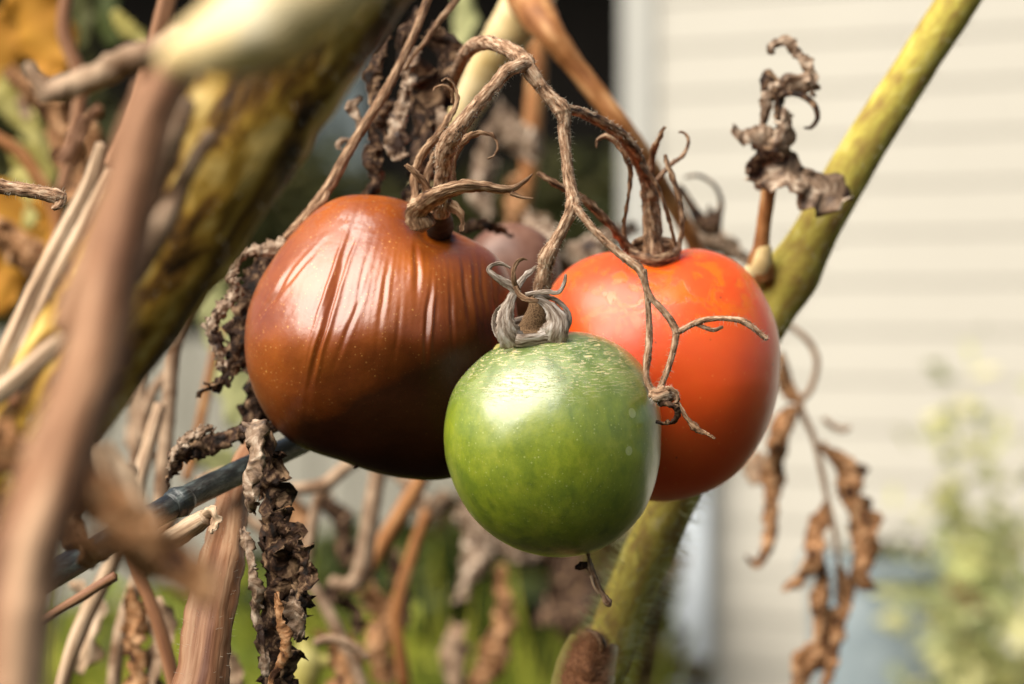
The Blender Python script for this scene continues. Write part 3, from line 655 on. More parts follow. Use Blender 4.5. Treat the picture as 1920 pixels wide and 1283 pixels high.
stalk([(1268, 626, .786, 7), (1263, 655, .786, 6), (1253, 690, .786, 6), (1243, 715, .786, 6), (1237, 732, .786, 7)], seed=67, hair=130, n=12)
stalk([(1205, 506, .786, 8), (1212, 545, .787, 6), (1216, 590, .788, 6), (1217, 640, .788, 7), (1213, 680, .788, 6), (1212, 710, .788, 6), (1222, 732, .788, 7), (1238, 748, .787, 8)], seed=68, hair=240, n=12, knots=((.55, .3, .05),))
kn = stalk([(1222, 738, .785, 8), (1236, 742, .780, 14), (1250, 738, .781, 14), (1262, 742, .784, 9), (1268, 736, .785, 4)], seed=69, hair=220, n=14, bump=.5, name='knot')
sp_ = [(1246, 730, .779, 4, 0), (1258, 729, .777, 5, 20), (1268, 738, .777, 5, 30), (1270, 750, .778, 4, 40), (1262, 757, .779, 2, 40)]
tk.part('withered_sepal', leaf(sp_, nw=6, k=8, curl=2, seed=71), M['truss'], solid=.0004)
tk.part('withered_sepal', leaf([(1232, 756, .781, 8, 30), (1250, 758, .777, 8, 10), (1265, 762, .776, 6, 0), (1273, 775, .777, 7, 0), (1266, 790, .779, 6, 0), (1250, 796, .781, 6, 0), (1230, 793, .783, 4, 0)], nw=8, k=8, curl=2.6, seed=72), M['deadleaf'], solid=.0005)
tk.part('withered_sepal', leaf([(1266, 745, .780, 5, 0), (1275, 765, .779, 5, 20), (1289, 786, .778, 5, 20), (1302, 800, .778, 8, 0), (1318, 811, .778, 4, 0), (1330, 816, .778, 3, 0), (1341, 823, .778, 3, 0)], nw=6, k=8, curl=2.6, seed=73), M['calyx'], solid=.0004)
# specks on the left arm of the truss
V, F = [], []
rnd = random.Random(3)
for i in range(60):
    t_ = rnd.random(); x = 975 - 130 * t_ + rnd.uniform(-8, 8); y = 132 + 130 * t_ * 1.05 + rnd.uniform(-8, 8)
    b_ = box(P(x, y, .7855), .0003, .0003, .0003, Matrix.Rotation(rnd.random() * 3, 3, 'X')); k = len(V); V += b_[0]; F += [tuple(a + k for a in f) for f in b_[1]]
tk.part('specks', (V, F), M['dot'], kind='stuff', smooth=False)

# ------------------------------------------------------------------ green stem on the right
gs = Thing('green_vine', 'thick hairy yellow green stem slanting from top right to bottom centre', 'plant stem', P(1130, 1283, .90))
st = gs.part('stem', tube([(1080, 1400, .89, 44), (1118, 1283, .90, 44), (1172, 1135, .91, 45), (1232, 1000, .925, 47), (1325, 800, .935, 46), (1425, 615, .935, 46), (1494, 499, .932, 45), (1545, 408, .93, 42), (1606, 299, .93, 41), (1700, 150, .93, 39), (1798, 0, .93, 38), (1870, -110, .93, 38)], n=40, k=12, bump=.05, bf=1.6, seed=80, knots=((.53, .18, .03), (.12, .12, .03))), M['greenstem'])
fr = dict(LAST)
gs.part('hairs', hairs(fr, 1300, .003, .0085, .0001, seed=81, t0=.05, t1=.32, bend=.5), M['fuzzgreen'], parent=st, kind='stuff', smooth=False)
gs.part('hairs', hairs(fr, 700, .0015, .004, .00006, seed=82, t0=.35, t1=1.0, bend=.5), M['fuzz'], parent=st, kind='stuff', smooth=False)
pe = gs.part('petiole', tube([(1428, 520, .925, 26), (1426, 490, .922, 24), (1428, 460, .92, 16), (1432, 420, .918, 14), (1438, 380, .916, 14), (1442, 345, .915, 15)], n=18, bump=.06, seed=83), M['orangestem'], label='reddish side stalk under the dried leaf')
gs.part('petiole_collar', tube([(1400, 560, .935, 22), (1412, 525, .928, 24), (1424, 500, .922, 22), (1430, 476, .920, 18), (1431, 462, .920, 15)], n=18, bump=.06, seed=84), M['yellowstem'])
bud = gs.part('bud', tube([(1082, 1340, .855, 38), (1094, 1275, .853, 39), (1104, 1235, .853, 33), (1112, 1210, .855, 22), (1116, 1198, .857, 10)], n=32, k=14, bump=.3, seed=85), M['rustbud'], label='rusty fuzzy bud')
fr2 = dict(LAST)
gs.part('hairs', hairs(fr2, 3000, .0015, .0045, .00006, seed=86, bend=.9, lean=1.0), M['fuzzrust'], parent=bud, kind='stuff', smooth=False)
gs.part('bud_scale', tube([(1098, 1181, .85, 2), (1110, 1184, .848, 3.5), (1122, 1193, .847, 6), (1129, 1208, .848, 8), (1126, 1222, .85, 6)], n=10, seed=87), M['calyxred'])
gs.part('bud_scale', tube([(1150, 1212, .86, 10), (1140, 1240, .857, 16), (1132, 1290, .857, 18)], n=14, seed=88), M['cream'])
gs.part('bud_scale', tube([(1080, 1195, .862, 12), (1062, 1235, .858, 16), (1045, 1300, .858, 16)], n=14, seed=89), M['yellowgreen'])

# dried leaf on that stem
cl = Thing('curled_leaf', 'grey brown crumpled dried leaf twisted against the upper green stem', 'dried leaf', P(1440, 345, .905))
def lp(t, path, mt, seed, nm='blade', **kw):
    kw.setdefault('curl', 2.2); s_ = kw.pop('solid', .00014)
    return t.part(nm, leaf(path, seed=seed, **kw), M[mt], solid=s_)
lp(cl, [(1590, 372, .90, 4, 10), (1560, 362, .898, 34, 25), (1515, 345, .896, 46, 40), (1470, 325, .897, 42, 30), (1430, 318, .90, 26, 10), (1402, 326, .90, 6, 0)], 'deadleaf_grey', 91, curl=1.5, crumple=.5)
lp(cl, [(1440, 350, .904, 16, 0), (1450, 310, .90, 30, 20), (1470, 270, .896, 34, 30), (1480, 235, .896, 26, 40), (1478, 205, .897, 10, 50)], 'deadleaf_grey', 92, curl=2.4, crumple=.45)
lp(cl, [(1462, 270, .90, 8, 0), (1435, 258, .897, 26, 20), (1408, 252, .895, 28, 40), (1382, 244, .895, 20, 50), (1376, 232, .895, 5, 60)], 'deadleaf_grey', 93, curl=1.8, crumple=.3)
lp(cl, [(1452, 300, .902, 8, 0), (1462, 240, .90, 14, 60), (1466, 190, .90, 14, 40), (1452, 150, .90, 22, 20), (1440, 145, .90, 16, 0), (1438, 175, .90, 8, 0)], 'deadleaf', 94, curl=2.6, crumple=.4)
lp(cl, [(1462, 175, .90, 12, 0), (1490, 158, .898, 24, 20), (1515, 165, .897, 22, 30), (1538, 160, .897, 6, 40)], 'deadleaf_grey', 95, curl=2.0, crumple=.5)
lp(cl, [(1447, 104, .90, 3, 0), (1443, 90, .90, 8, 0), (1458, 78, .90, 11, 0), (1478, 80, .899, 13, 10), (1492, 98, .899, 13, 20), (1508, 122, .898, 17, 30), (1522, 150, .898, 14, 50), (1520, 180, .898, 5, 50)], 'deadleaf_grey', 96, curl=2.2, crumple=.35)
cl.part('leaf_stalk', tube([(1470, 175, .897, 5), (1500, 178, .894, 6), (1525, 195, .893, 6), (1533, 220, .893, 5), (1522, 238, .894, 4), (1508, 240, .896, 2)], n=10), M['deadleaf'])
lp(cl, [(1430, 235, .902, 8, 0), (1438, 205, .90, 12, 20), (1445, 180, .90, 18, 30), (1465, 160, .90, 16, 40)], 'deadleaf_grey', 97, curl=2.2)
lp(cl, [(1400, 330, .90, 10, 0), (1425, 300, .897, 18, 20), (1450, 292, .896, 20, 30), (1470, 300, .896, 8, 40)], 'deadleaf', 98, curl=2.2)

# dried leaves hanging right
hl = Thing('hanging_leaf', 'brown dried leaflets dangling right of the red tomato, out of focus', 'dried leaf', P(1470, 620, 1.14))
dh = 1.15
hl.part('petiole', tube([(1440, 560, dh, 5), (1470, 600, dh, 5), (1515, 640, dh, 6), (1532, 680, dh, 6), (1520, 730, dh, 6), (1500, 760, dh, 7), (1525, 820, dh, 6), (1540, 880, dh, 6), (1552, 940, dh, 5), (1565, 1000, dh, 5), (1572, 1060, dh, 4), (1570, 1130, dh, 4)], n=10), M['calyx'])
lp(hl, [(1500, 760, dh, 9, 0), (1480, 720, dh, 23, 30), (1475, 690, dh, 16, 50), (1465, 660, dh, 9, 60)], 'deadleaf_warm', 101, curl=2.4, crumple=.42, frill=.14)
lp(hl, [(1500, 765, dh, 9, 0), (1470, 790, dh - .01, 26, 30), (1455, 840, dh - .01, 27, 20), (1450, 890, dh, 26, 10), (1448, 950, dh, 23, 0), (1452, 1000, dh, 20, -10), (1440, 1040, dh, 14, -20), (1420, 1062, dh, 7, -30), (1400, 1045, dh, 3, -30)], 'deadleaf_warm', 102, curl=2.8, crumple=.42, frill=.14)
lp(hl, [(1430, 850, dh + .01, 12, 0), (1415, 880, dh + .01, 26, 20), (1420, 910, dh + .01, 16, 20)], 'deadleaf_pale', 103, curl=1.5)
lp(hl, [(1540, 830, dh, 7, 0), (1575, 870, dh, 23, 20), (1590, 920, dh, 37, 40), (1610, 970, dh, 34, 40), (1618, 1030, dh, 30, 30), (1615, 1080, dh, 23, 10), (1640, 1100, dh, 4, 0)], 'deadleaf_warm', 104, curl=1.8, crumple=.42, frill=.14, jag=.4)
lp(hl, [(1600, 880, dh, 7, 0), (1615, 882, dh, 14, 0), (1630, 880, dh, 4, 0)], 'deadleaf', 105, curl=1.6)
lp(hl, [(1560, 950, dh, 7, 0), (1535, 990, dh, 23, 20), (1520, 1040, dh - .01, 30, 60), (1500, 1080, dh, 20, 40), (1470, 1108, dh, 4, 20)], 'deadleaf_warm', 106, curl=2.6, crumple=.42, frill=.14)
lp(hl, [(1545, 1040, dh, 9, 0), (1535, 1080, dh, 26, 60), (1530, 1140, dh, 32, 50), (1535, 1200, dh, 27, 20), (1510, 1260, dh, 34, 0), (1480, 1320, dh, 23, 0)], 'deadleaf_warm', 107, curl=2.8, crumple=.42, frill=.14)
lp(hl, [(1570, 1060, dh, 7, 0), (1585, 1110, dh, 16, 20), (1570, 1160, dh, 20, 40), (1555, 1230, dh, 16, 60), (1540, 1290, dh, 14, 60)], 'deadleaf_warm', 108, curl=2.4, crumple=.35, frill=.14)
hl.part('tendril', tube([(1545, 785, dh + .05, 5), (1562, 800, dh + .05, 6), (1582, 806, dh + .05, 6), (1594, 800, dh + .05, 4)], n=8), M['calyx'])

# ------------------------------------------------------------------ curl and dried bits behind the red tomato
bc = Thing('curled_tendril', 'dark curled dried tip showing above the red tomato\'s shoulder', 'dried tendril', P(1330, 430, 1.06))
bc.part('tendril', tube([(1272, 350, 1.06, 8), (1295, 385, 1.06, 9), (1315, 415, 1.06, 14), (1335, 425, 1.06, 17), (1346, 405, 1.06, 9), (1352, 378, 1.06, 5), (1340, 348, 1.06, 4), (1312, 330, 1.06, 3.5), (1285, 332, 1.06, 3)], n=10), M['deadleaf'])
lp(bc, [(1345, 440, 1.06, 10, 0), (1335, 405, 1.06, 10, 0), (1328, 385, 1.06, 3, 0)], 'deadleaf', 111)
bt = Thing('withered_leaf', 'greyish withered leaf resting behind the red tomato, above its shoulder', 'dried leaf', P(1350, 460, 1.12))
lp(bt, [(1290, 420, 1.12, 10, 0), (1335, 455, 1.12, 30, 20), (1370, 470, 1.12, 26, 30), (1410, 500, 1.12, 8, 30)], 'deadleaf_grey', 112, curl=1.4)
bt = Thing('withered_leaf', 'pale withered leaf between the brown and red tomatoes', 'dried leaf', P(1080, 440, 1.12))
lp(bt, [(985, 400, 1.12, 10, 0), (1010, 440, 1.10, 34, 20), (1030, 490, 1.10, 34, 30), (1040, 540, 1.12, 10, 30)], 'deadleaf_grey', 113, curl=1.4, crumple=.4)
lp(bt, [(1200, 430, 1.12, 10, 0), (1150, 440, 1.10, 20, 20), (1080, 470, 1.10, 30, 30), (1030, 520, 1.12, 20, 30)], 'deadleaf_grey', 114, curl=1.4, crumple=.3)

# ------------------------------------------------------------------ yellow stem and petiole behind the truss
ys = Thing('yellow_vine', 'pale yellow stem with an orange brown side stalk behind the truss', 'plant stem', P(1000, 0, 1.04))
ys.part('stem', tube([(1040, -120, 1.04, 44), (1000, -20, 1.04, 46), (968, 40, 1.04, 44), (925, 110, 1.05, 40), (880, 190, 1.06, 32), (838, 270, 1.07, 26), (790, 360, 1.08, 24)], n=24, k=8, seed=120), M['yellowstem'])
ys.part('side_stalk', tube([(985, -10, 1.03, 40), (1010, 30, 1.01, 36), (1035, 66, 1.0, 27), (1075, 120, 1.0, 21), (1120, 178, 1.0, 20), (1165, 235, 1.0, 19), (1210, 300, 1.01, 18), (1262, 385, 1.03, 16), (1300, 455, 1.04, 15), (1330, 540, 1.05, 14)], n=20, k=8, seed=121), M['orangestem'])

# ------------------------------------------------------------------ dead leaf bunch above the brown tomato
dl = Thing('dead_leaf', 'dark shrivelled leaf bunch hanging above the brown tomato', 'dried leaf', P(760, 30, .87))
dd = .885
lp(dl, [(775, 20, dd, 8, 0), (755, 80, dd, 30, 30), (765, 150, dd + .01, 45, 60), (790, 230, dd + .01, 50, 40), (785, 300, dd, 45, 20), (765, 360, dd, 30, 0), (760, 410, dd, 12, 0)], 'deadleaf', 131, curl=2.4, crumple=.6)
lp(dl, [(730, 70, dd, 6, 0), (705, 110, dd - .01, 16, 20), (690, 150, dd - .01, 20, 30), (700, 200, dd - .01, 22, 50), (695, 240, dd - .01, 20, 20), (710, 290, dd - .01, 16, 20), (705, 310, dd - .01, 8, 0)], 'deadleaf', 132, curl=2.2, crumple=.5)
lp(dl, [(778, 90, dd - .01, 10, 0), (765, 130, dd - .015, 16, 20), (757, 170, dd - .015, 15, 20), (750, 215, dd - .015, 20, 20), (742, 260, dd - .015, 20, 10), (748, 300, dd - .015, 14, 0)], 'deadleaf_grey', 133, curl=1.6, crumple=.6, jag=.4)
lp(dl, [(745, 190, dd - .01, 8, 0), (722, 200, dd - .015, 18, 40), (700, 230, dd - .01, 16, 60), (712, 265, dd - .01, 16, 20), (690, 285, dd - .01, 8, 0)], 'deadleaf', 134, curl=2.2, crumple=.6)
lp(dl, [(700, 265, dd, 10, 0), (690, 300, dd - .005, 18, 20), (705, 330, dd - .005, 20, 30), (690, 370, dd - .005, 18, 0), (680, 400, dd, 12, 0)], 'deadleaf', 135, curl=2.4, crumple=.5)
lp(dl, [(800, 60, dd + .01, 10, 0), (830, 100, dd + .01, 34, 40), (822, 160, dd + .01, 34, 30), (800, 220, dd + .01, 30, 20), (815, 280, dd + .01, 26, 0), (810, 340, dd + .01, 20, 0)], 'deadleaf', 136, curl=2.0, crumple=.6)
lp(dl, [(680, 185, dd - .01, 8, 0), (660, 195, dd - .012, 12, 20), (668, 215, dd - .012, 16, 20), (680, 240, dd - .012, 10, 10)], 'deadleaf_grey', 137, curl=2.6, crumple=.5)
lp(dl, [(820, 200, dd, 8, 0), (828, 220, dd - .01, 14, 0), (822, 250, dd - .01, 10, 0)], 'deadleaf_grey', 138, curl=2.0)
lp(dl, [(655, 262, dd - .012, 4, 0), (640, 265, dd - .012, 9, 0), (632, 272, dd - .012, 7, 20), (640, 282, dd - .012, 3, 30)], 'deadleaf_grey', 139, curl=2.2)
dl.part('petiole', tube([(880, -40, .86, 7), (850, 8, .86, 7), (825, 38, .86, 6), (806, 65, .86, 5), (792, 85, .86, 4), (775, 105, .865, 4), (760, 130, .87, 4)], n=10, bump=.2, seed=140), M['calyx'])

tw = Thing('thin_twig', 'long thin brown twig slanting down to the brown tomato\'s left shoulder', 'twig', P(800, 0, .85))
tw.part('twig', tube([(830, -70, .85, 8), (802, 0, .85, 8), (778, 60, .85, 8), (755, 110, .85, 8), (735, 150, .85, 9), (712, 190, .85, 10), (680, 240, .85, 9), (650, 290, .85, 10), (620, 345, .85, 11), (590, 385, .85, 10), (560, 420, .85, 9), (535, 445, .85, 7)], n=14, k=10, bump=.14, seed=141), M['calyx'])
tw.part('side_twig', tube([(616, 350, .85, 6), (608, 375, .848, 6), (585, 395, .848, 5), (570, 415, .848, 4)], n=10, seed=142), M['calyx'])

# ------------------------------------------------------------------ frilly dark leaf left of the brown tomato
fl = Thing('frilled_leaf', 'dark frilled dead leaf with tan edges hugging the brown tomato\'s left side', 'dried leaf', P(540, 440, .845))
df = .85
lp(fl, [(560, 425, df, 8, 0), (530, 452, df, 18, 20), (500, 466, df, 18, 10), (468, 472, df, 14, 0), (452, 480, df, 6, 0)], 'deadleaf_grey', 151, curl=2.4, crumple=.5, jag=.5, cf=6)
lp(fl, [(530, 455, df + .01, 20, 0), (500, 490, df + .005, 42, 30), (475, 530, df, 44, 40), (455, 575, df, 44, 40), (450, 620, df, 40, 30), (440, 665, df, 30, 20), (425, 700, df, 16, 10), (400, 725, df - .003, 10, 0), (370, 735, df - .003, 6, 0)], 'deadleaf', 152, curl=2.6, crumple=.55, frill=.35, jag=.55, cf=6, nw=22)
lp(fl, [(455, 475, df, 8, 0), (430, 515, df - .006, 14, 20), (440, 545, df - .006, 14, 40), (415, 580, df - .006, 16, 20), (395, 612, df - .006, 14, 20), (410, 650, df - .006, 14, 0), (420, 690, df - .006, 8, 0)], 'deadleaf_grey', 153, curl=2.6, crumple=.7, jag=.6, cf=7)
lp(fl, [(500, 480, df + .01, 24, 0), (485, 560, df + .012, 34, 10), (478, 650, df + .012, 30, 20), (478, 740, df + .012, 30, 0), (480, 800, df + .01, 24, 0)], 'deadleaf', 154, curl=2.4, crumple=.6, jag=.5, cf=6)
fs = Thing('curled_strip', 'twisted dark dead strip reaching left above the black stake', 'dried leaf', P(480, 790, .83))
lp(fs, [(520, 800, .835, 14, 0), (480, 800, .832, 20, 20), (440, 812, .828, 22, 40), (400, 825, .826, 24, 40), (360, 838, .825, 26, 30), (335, 860, .825, 20, 10), (318, 895, .825, 10, 0), (312, 915, .825, 3, 0)], 'deadleaf', 155, curl=2.6, crumple=.5, jag=.5, cf=6)
lp(fs, [(400, 800, .828, 8, 0), (372, 812, .822, 13, 20), (345, 825, .821, 14, 30), (325, 850, .822, 12, 30), (315, 880, .824, 5, 20)], 'deadleaf_grey', 156, curl=2.6, crumple=.7, jag=.5, cf=7)

hb = Thing('long_dead_leaf', 'long black twisted dead leaf hanging over the stake below the brown tomato', 'dried leaf', P(480, 790, .80))
db = .79
lp(hb, [(462, 790, db, 16, 0), (478, 820, db - .004, 26, 20), (472, 860, db - .005, 24, 30), (462, 900, db - .005, 22, 20), (468, 940, db - .005, 18, 10), (478, 965, db, 8, 0)], 'deadleaf_grey', 161, curl=2.2, crumple=.5, jag=.45, frill=.2, cf=4)
lp(hb, [(490, 810, db + .004, 20, 0), (498, 870, db + .006, 34, 20), (500, 940, db + .006, 44, 40), (505, 1010, db + .006, 50, 40), (510, 1080, db + .006, 52, 30), (512, 1150, db + .006, 48, 20), (518, 1220, db + .006, 42, 10), (518, 1310, db + .006, 34, 0)], 'deadleaf', 162, curl=2.8, crumple=.55, jag=.5, frill=.3, cf=5, nw=22)
lp(hb, [(452, 990, db, 6, 0), (462, 1030, db - .004, 14, 20), (470, 1075, db - .005, 16, 30), (478, 1110, db - .005, 18, 20), (480, 1150, db - .003, 12, 10), (490, 1200, db - .003, 10, 0), (500, 1270, db - .003, 10, 0)], 'deadleaf_grey', 163, curl=2.4, crumple=.5, jag=.5, frill=.2, cf=4)
lp(hb, [(510, 960, db, 10, 0), (545, 1010, db, 24, 20), (570, 1060, db, 22, 40), (562, 1110, db, 24, 40), (555, 1160, db, 24, 20), (560, 1200, db, 10, 0)], 'deadleaf', 164, curl=2.4, crumple=.6, jag=.6, cf=6)
lp(hb, [(518, 1110, db - .006, 5, 0), (520, 1150, db - .008, 12, 30), (530, 1190, db - .008, 18, 40), (530, 1230, db - .008, 16, 30), (512, 1270, db - .006, 10, 20), (508, 1310, db - .006, 5, 0)], 'deadleaf_warm', 165, curl=2.6, crumple=.35, cf=4)
lp(hb, [(548, 1105, db - .004, 8, 0), (552, 1140, db - .005, 20, 30), (562, 1170, db - .004, 16, 0), (556, 1200, db - .004, 6, 0)], 'deadleaf_grey', 166, curl=1.8, crumple=.5, jag=.6, frill=.2, cf=4)

# ------------------------------------------------------------------ stake
sk = Thing('plant_stake', 'black plastic coated cane stake slanting behind the brown tomato', 'plant stake', P(320, 950, .80))
sk.part('rod', tube([(20, 1130, .72, 27), (80, 1090, .735, 26), (200, 1018, .765, 25), (320, 950, .795, 24), (345, 936, .80, 24), (450, 885, .83, 23), (560, 832, .86, 22), (700, 765, .90, 20)], n=28, k=10, bump=.05, bf=2, seed=171), M['stake'])
sk.part('node_ring', tube([(322, 950, .794, 25), (332, 944, .796, 29), (339, 940, .797, 30), (345, 936, .799, 25)], n=28, k=6, bump=.08, seed=172), M['stake'])

# ------------------------------------------------------------------ small twigs
t = Thing('dry_stub', 'short broken straw coloured stub under the stake', 'twig', P(310, 1010, .78))
t.part('stub', tube([(290, 1030, .785, 18), (330, 1005, .78, 19), (365, 982, .775, 18), (385, 970, .772, 15)], n=16, ridge=.14, rk=5, seed=175), M['straw'])
t.part('splinter', leaf([(370, 970, .772, 8, 0), (395, 962, .77, 14, 20), (402, 980, .77, 12, 40), (392, 998, .77, 5, 40)], curl=2, seed=176), M['straw'], solid=.0008)
t = Thing('thin_dry_twig', 'thin ribbed pinkish twig slanting at the lower left', 'twig', P(70, 1170, .72))
t.part('twig', tube([(50, 1185, .72, 8), (80, 1165, .72, 8), (120, 1138, .72, 8), (150, 1120, .72, 9), (185, 1098, .72, 9), (216, 1080, .72, 9)], n=14, ridge=.12, rk=5, seed=177), M['rustem'])
t = Thing('broken_twig', 'short grey brown twig stub poking in from the left edge', 'twig', P(0, 350, .775))
t.part('twig', tube([(-60, 335, .775, 14), (0, 350, .775, 14), (40, 356, .775, 13), (80, 363, .775, 13), (105, 368, .775, 14), (120, 372, .775, 12)], n=18, bump=.2, seed=178), M['truss']); fr = dict(LAST)
t.part('hairs', hairs(fr, 120, .0008, .002, .00005, seed=3), M['fuzz'], kind='stuff', smooth=False)
t.part('splinter', leaf([(120, 366, .774, 6, 0), (112, 382, .773, 8, 10), (98, 392, .773, 4, 10)], curl=2, seed=179), M['truss'], solid=.0008)
t = Thing('hanging_twig', 'tiny dark withered twig hanging just below the green tomato', 'twig', P(1103, 1030, .80))
t.part('twig', tube([(1102, 1032, .80, 3.5), (1105, 1050, .80, 3.5), (1108, 1066, .80, 6), (1114, 1082, .80, 6), (1122, 1100, .80, 5), (1131, 1116, .80, 5), (1138, 1128, .80, 8), (1144, 1136, .80, 5)], n=12, bump=.35, seed=180), M['calyx'])
t.part('twig_flake', leaf([(1078, 1064, .80, 2, 0), (1088, 1062, .80, 8, 0), (1100, 1060, .80, 6, 0), (1110, 1070, .80, 4, 0)], curl=1.4, seed=181), M['deadleaf'], solid=.0005)
t.part('side_twig', tube([(1108, 1080, .798, 3), (1114, 1100, .797, 2.5), (1123, 1114, .797, 2)], n=8, seed=182), M['straw'])
t = Thing('tiny_twig', 'tiny dark stalk tip under the brown tomato\'s lower edge', 'twig', P(672, 872, .83))
t.part('twig', tube([(664, 878, .83, 3), (672, 872, .83, 4), (684, 864, .83, 2)], n=8), M['deadleaf'])

# ------------------------------------------------------------------ rust coloured ribbed stem, lower left
rs = Thing('rust_stem', 'ribbed rust and cream dried stem rising behind the long dead leaf', 'plant stem', P(380, 1283, .78))
rs.part('stem', tube([(340, 1400, .77, 52), (372, 1283, .775, 50), (395, 1150, .785, 47), (412, 1060, .80, 43), (428, 980, .825, 36), (448, 900, .855, 28), (478, 820, .89, 22), (510, 700, .93, 20)], n=48, k=12, bump=.12, bf=2, ridge=.05, rk=5, flat=.8, wob=.12, seed=190), M['rustem']); fr = dict(LAST)
rs.part('hairs', hairs(fr, 260, .0006, .0016, .00004, seed=5, t1=.7), M['fuzz'], kind='stuff', smooth=False)

# ------------------------------------------------------------------ big foreground stems, left
ms = Thing('main_vine', 'thick mottled yellow brown main stem, blurred close to the camera', 'plant stem', P(400, 300, .56))
ms.part('stem', tube([(760, -250, .60, 148), (642, -75, .60, 146), (525, 108, .605, 143), (385, 320, .61, 142), (228, 569, .62, 124), (118, 738, .63, 110), (-2, 918, .65, 102), (-90, 1080, .66, 98)], n=90, k=22, bump=.06, bf=3, seed=200), M['mainstem']); fr = dict(LAST)
ms.part('hairs', hairs(fr, 700, .001, .003, .00008, seed=9), M['fuzz'], kind='stuff', smooth=False)
ms.part('stub', tube([(318, 118, .405, 28), (370, 92, .40, 52), (430, 66, .395, 78), (510, 28, .395, 92), (600, -50, .395, 100), (720, -150, .40, 104)], n=32, bump=.12, seed=201), M['cream'], label='cream coloured cut side shoot in bright sun')
ms.part('strand', tube([(352, 190, .555, 17), (335, 245, .555, 17), (310, 310, .56, 16), (288, 365, .565, 14), (270, 410, .57, 10)], n=14, seed=202), M['deadleaf_pale'])
ms.part('strand', tube([(395, 250, .56, 12), (365, 300, .56, 15), (340, 350, .565, 17), (300, 430, .565, 24), (260, 500, .57, 22), (225, 550, .575, 12)], n=14, seed=203), M['deadleaf_pale'])

ps = Thing('pink_vine', 'long smooth pinkish brown stem, most blurred, down the left edge', 'plant stem', P(30, 1283, .40))
ps.part('stem', tube([(400, 70, 0.490, 30), (350, 120, 0.485, 36), (300, 190, 0.480, 42), (262, 290, 0.475, 50), (232, 420, 0.470, 54), (200, 560, 0.460, 56), (160, 720, 0.450, 58), (105, 870, 0.440, 62), (55, 1010, 0.430, 66), (28, 1150, 0.425, 70), (10, 1320, 0.420, 74)], n=40, k=12, bump=.10, bf=1.6, ridge=.07, rk=4, wob=.15, seed=210), M['pinkstem'])
ps.part('side_strand', tube([(280, 160, .50, 24), (250, 260, .50, 28), (220, 370, .50, 30), (170, 500, .50, 32), (120, 620, .50, 28)], n=20, seed=211), M['rustem'])

sg = 'dried straw stems crossing at the left'
def straw(path, label, seed, mt='straw'):
    t = Thing('straw_stalk', label, 'dried stem', P(*path[0][:3]), sg)
    t.part('stem', tube(path, n=18, k=8, bump=.08, ridge=.12, rk=5, seed=seed), M[mt]); return t
straw([(330, -60, .66, 17), (300, 60, .66, 18), (268, 170, .66, 18), (235, 250, .66, 16), (205, 310, .66, 12)], 'reddish dried stem crossing the top edge beside the blurred beige branch', 220, 'pinkstem')
straw([(190, 270, .65, 9), (165, 350, .65, 14), (120, 440, .65, 17), (60, 560, .65, 18), (5, 680, .65, 19), (-60, 800, .65, 20)], 'brightest straw stem, running to the left edge above the others', 221)
straw([(205, 320, .64, 10), (165, 410, .64, 14), (110, 520, .64, 16), (55, 650, .64, 18), (0, 770, .64, 20)], 'second straw stem, parallel below the brightest one', 222)
straw([(230, 330, .62, 14), (190, 450, .62, 18), (140, 560, .62, 22), (90, 660, .62, 22), (30, 760, .62, 22)], 'grooved tan stem between the straw stems and the pink stem', 223, 'rustem')
straw([(130, 620, .60, 8), (90, 660, .60, 17), (40, 705, .60, 20), (-30, 760, .60, 22)], 'short pale straw stem lying across the tan ones at the left edge', 224)
bb = Thing('beige_branch', 'blurred knobbly beige branch crossing at the upper left', 'branch', P(330, 90, .58))
bb.part('branch', tube([(345, 70, .57, 26), (290, 98, .575, 27), (230, 115, .58, 25), (190, 140, .585, 24), (145, 158, .59, 24), (100, 172, .59, 22), (75, 185, .59, 14)], n=20, bump=.25, seed=230), M['deadleaf_pale'])
bb.part('spur', tube([(85, 170, .59, 18), (65, 145, .59, 15), (52, 122, .59, 12)], n=14, seed=231), M['deadleaf_pale'])
lp(bb, [(190, 200, .60, 8, 0), (150, 235, .60, 20, 20), (130, 280, .60, 26, 20), (110, 300, .60, 10, 20)], 'pinkstem', 232, nm='hanging_bit')

# torn strips and dark blob in the lower left foreground
ts = Thing('torn_husk', 'blurred beige ribbed husk standing at the lower left', 'dried husk', P(250, 950, .58))
ts.part('husk', leaf([(195, 835, .56, 22, 0), (215, 890, .56, 42, 10), (240, 960, .56, 46, 10), (268, 1020, .56, 44, 10), (300, 1060, .56, 36, 0)], curl=1.8, crumple=.15, frill=.04, jag=.05, seed=240, midrib=.35, nw=20), M['straw'], solid=.001)
bl = Thing('brown_clump', 'dark brown dried clump, heavily blurred at the lower left', 'dried clump', P(230, 1020, .44))
lp(bl, [(75, 950, .44, 24, 0), (130, 930, .44, 48, 20), (190, 955, .44, 62, 30), (250, 1000, .44, 66, 30), (310, 1045, .44, 56, 20), (360, 1090, .44, 44, 10), (390, 1135, .44, 12, 0)], 'deadleaf_warm', 241, curl=2.4, crumple=.5, solid=.001)
lp(bl, [(120, 990, .45, 10, 0), (180, 1030, .45, 30, 60), (250, 1060, .45, 36, 60), (330, 1095, .45, 26, 40)], 'deadleaf_warm', 242, curl=2.8, crumple=.5, solid=.001)
dk = Thing('dark_husk', 'dark brown crumpled husk in shade between the thick main stem and the beige husk', 'dried husk', P(170, 830, .66))
lp(dk, [(60, 840, .68, 40, 0), (120, 850, .67, 70, 20), (170, 880, .66, 66, 30), (200, 930, .66, 50, 20), (230, 980, .66, 30, 10)], 'deadleaf', 245, curl=1.8, crumple=.5, solid=.001)
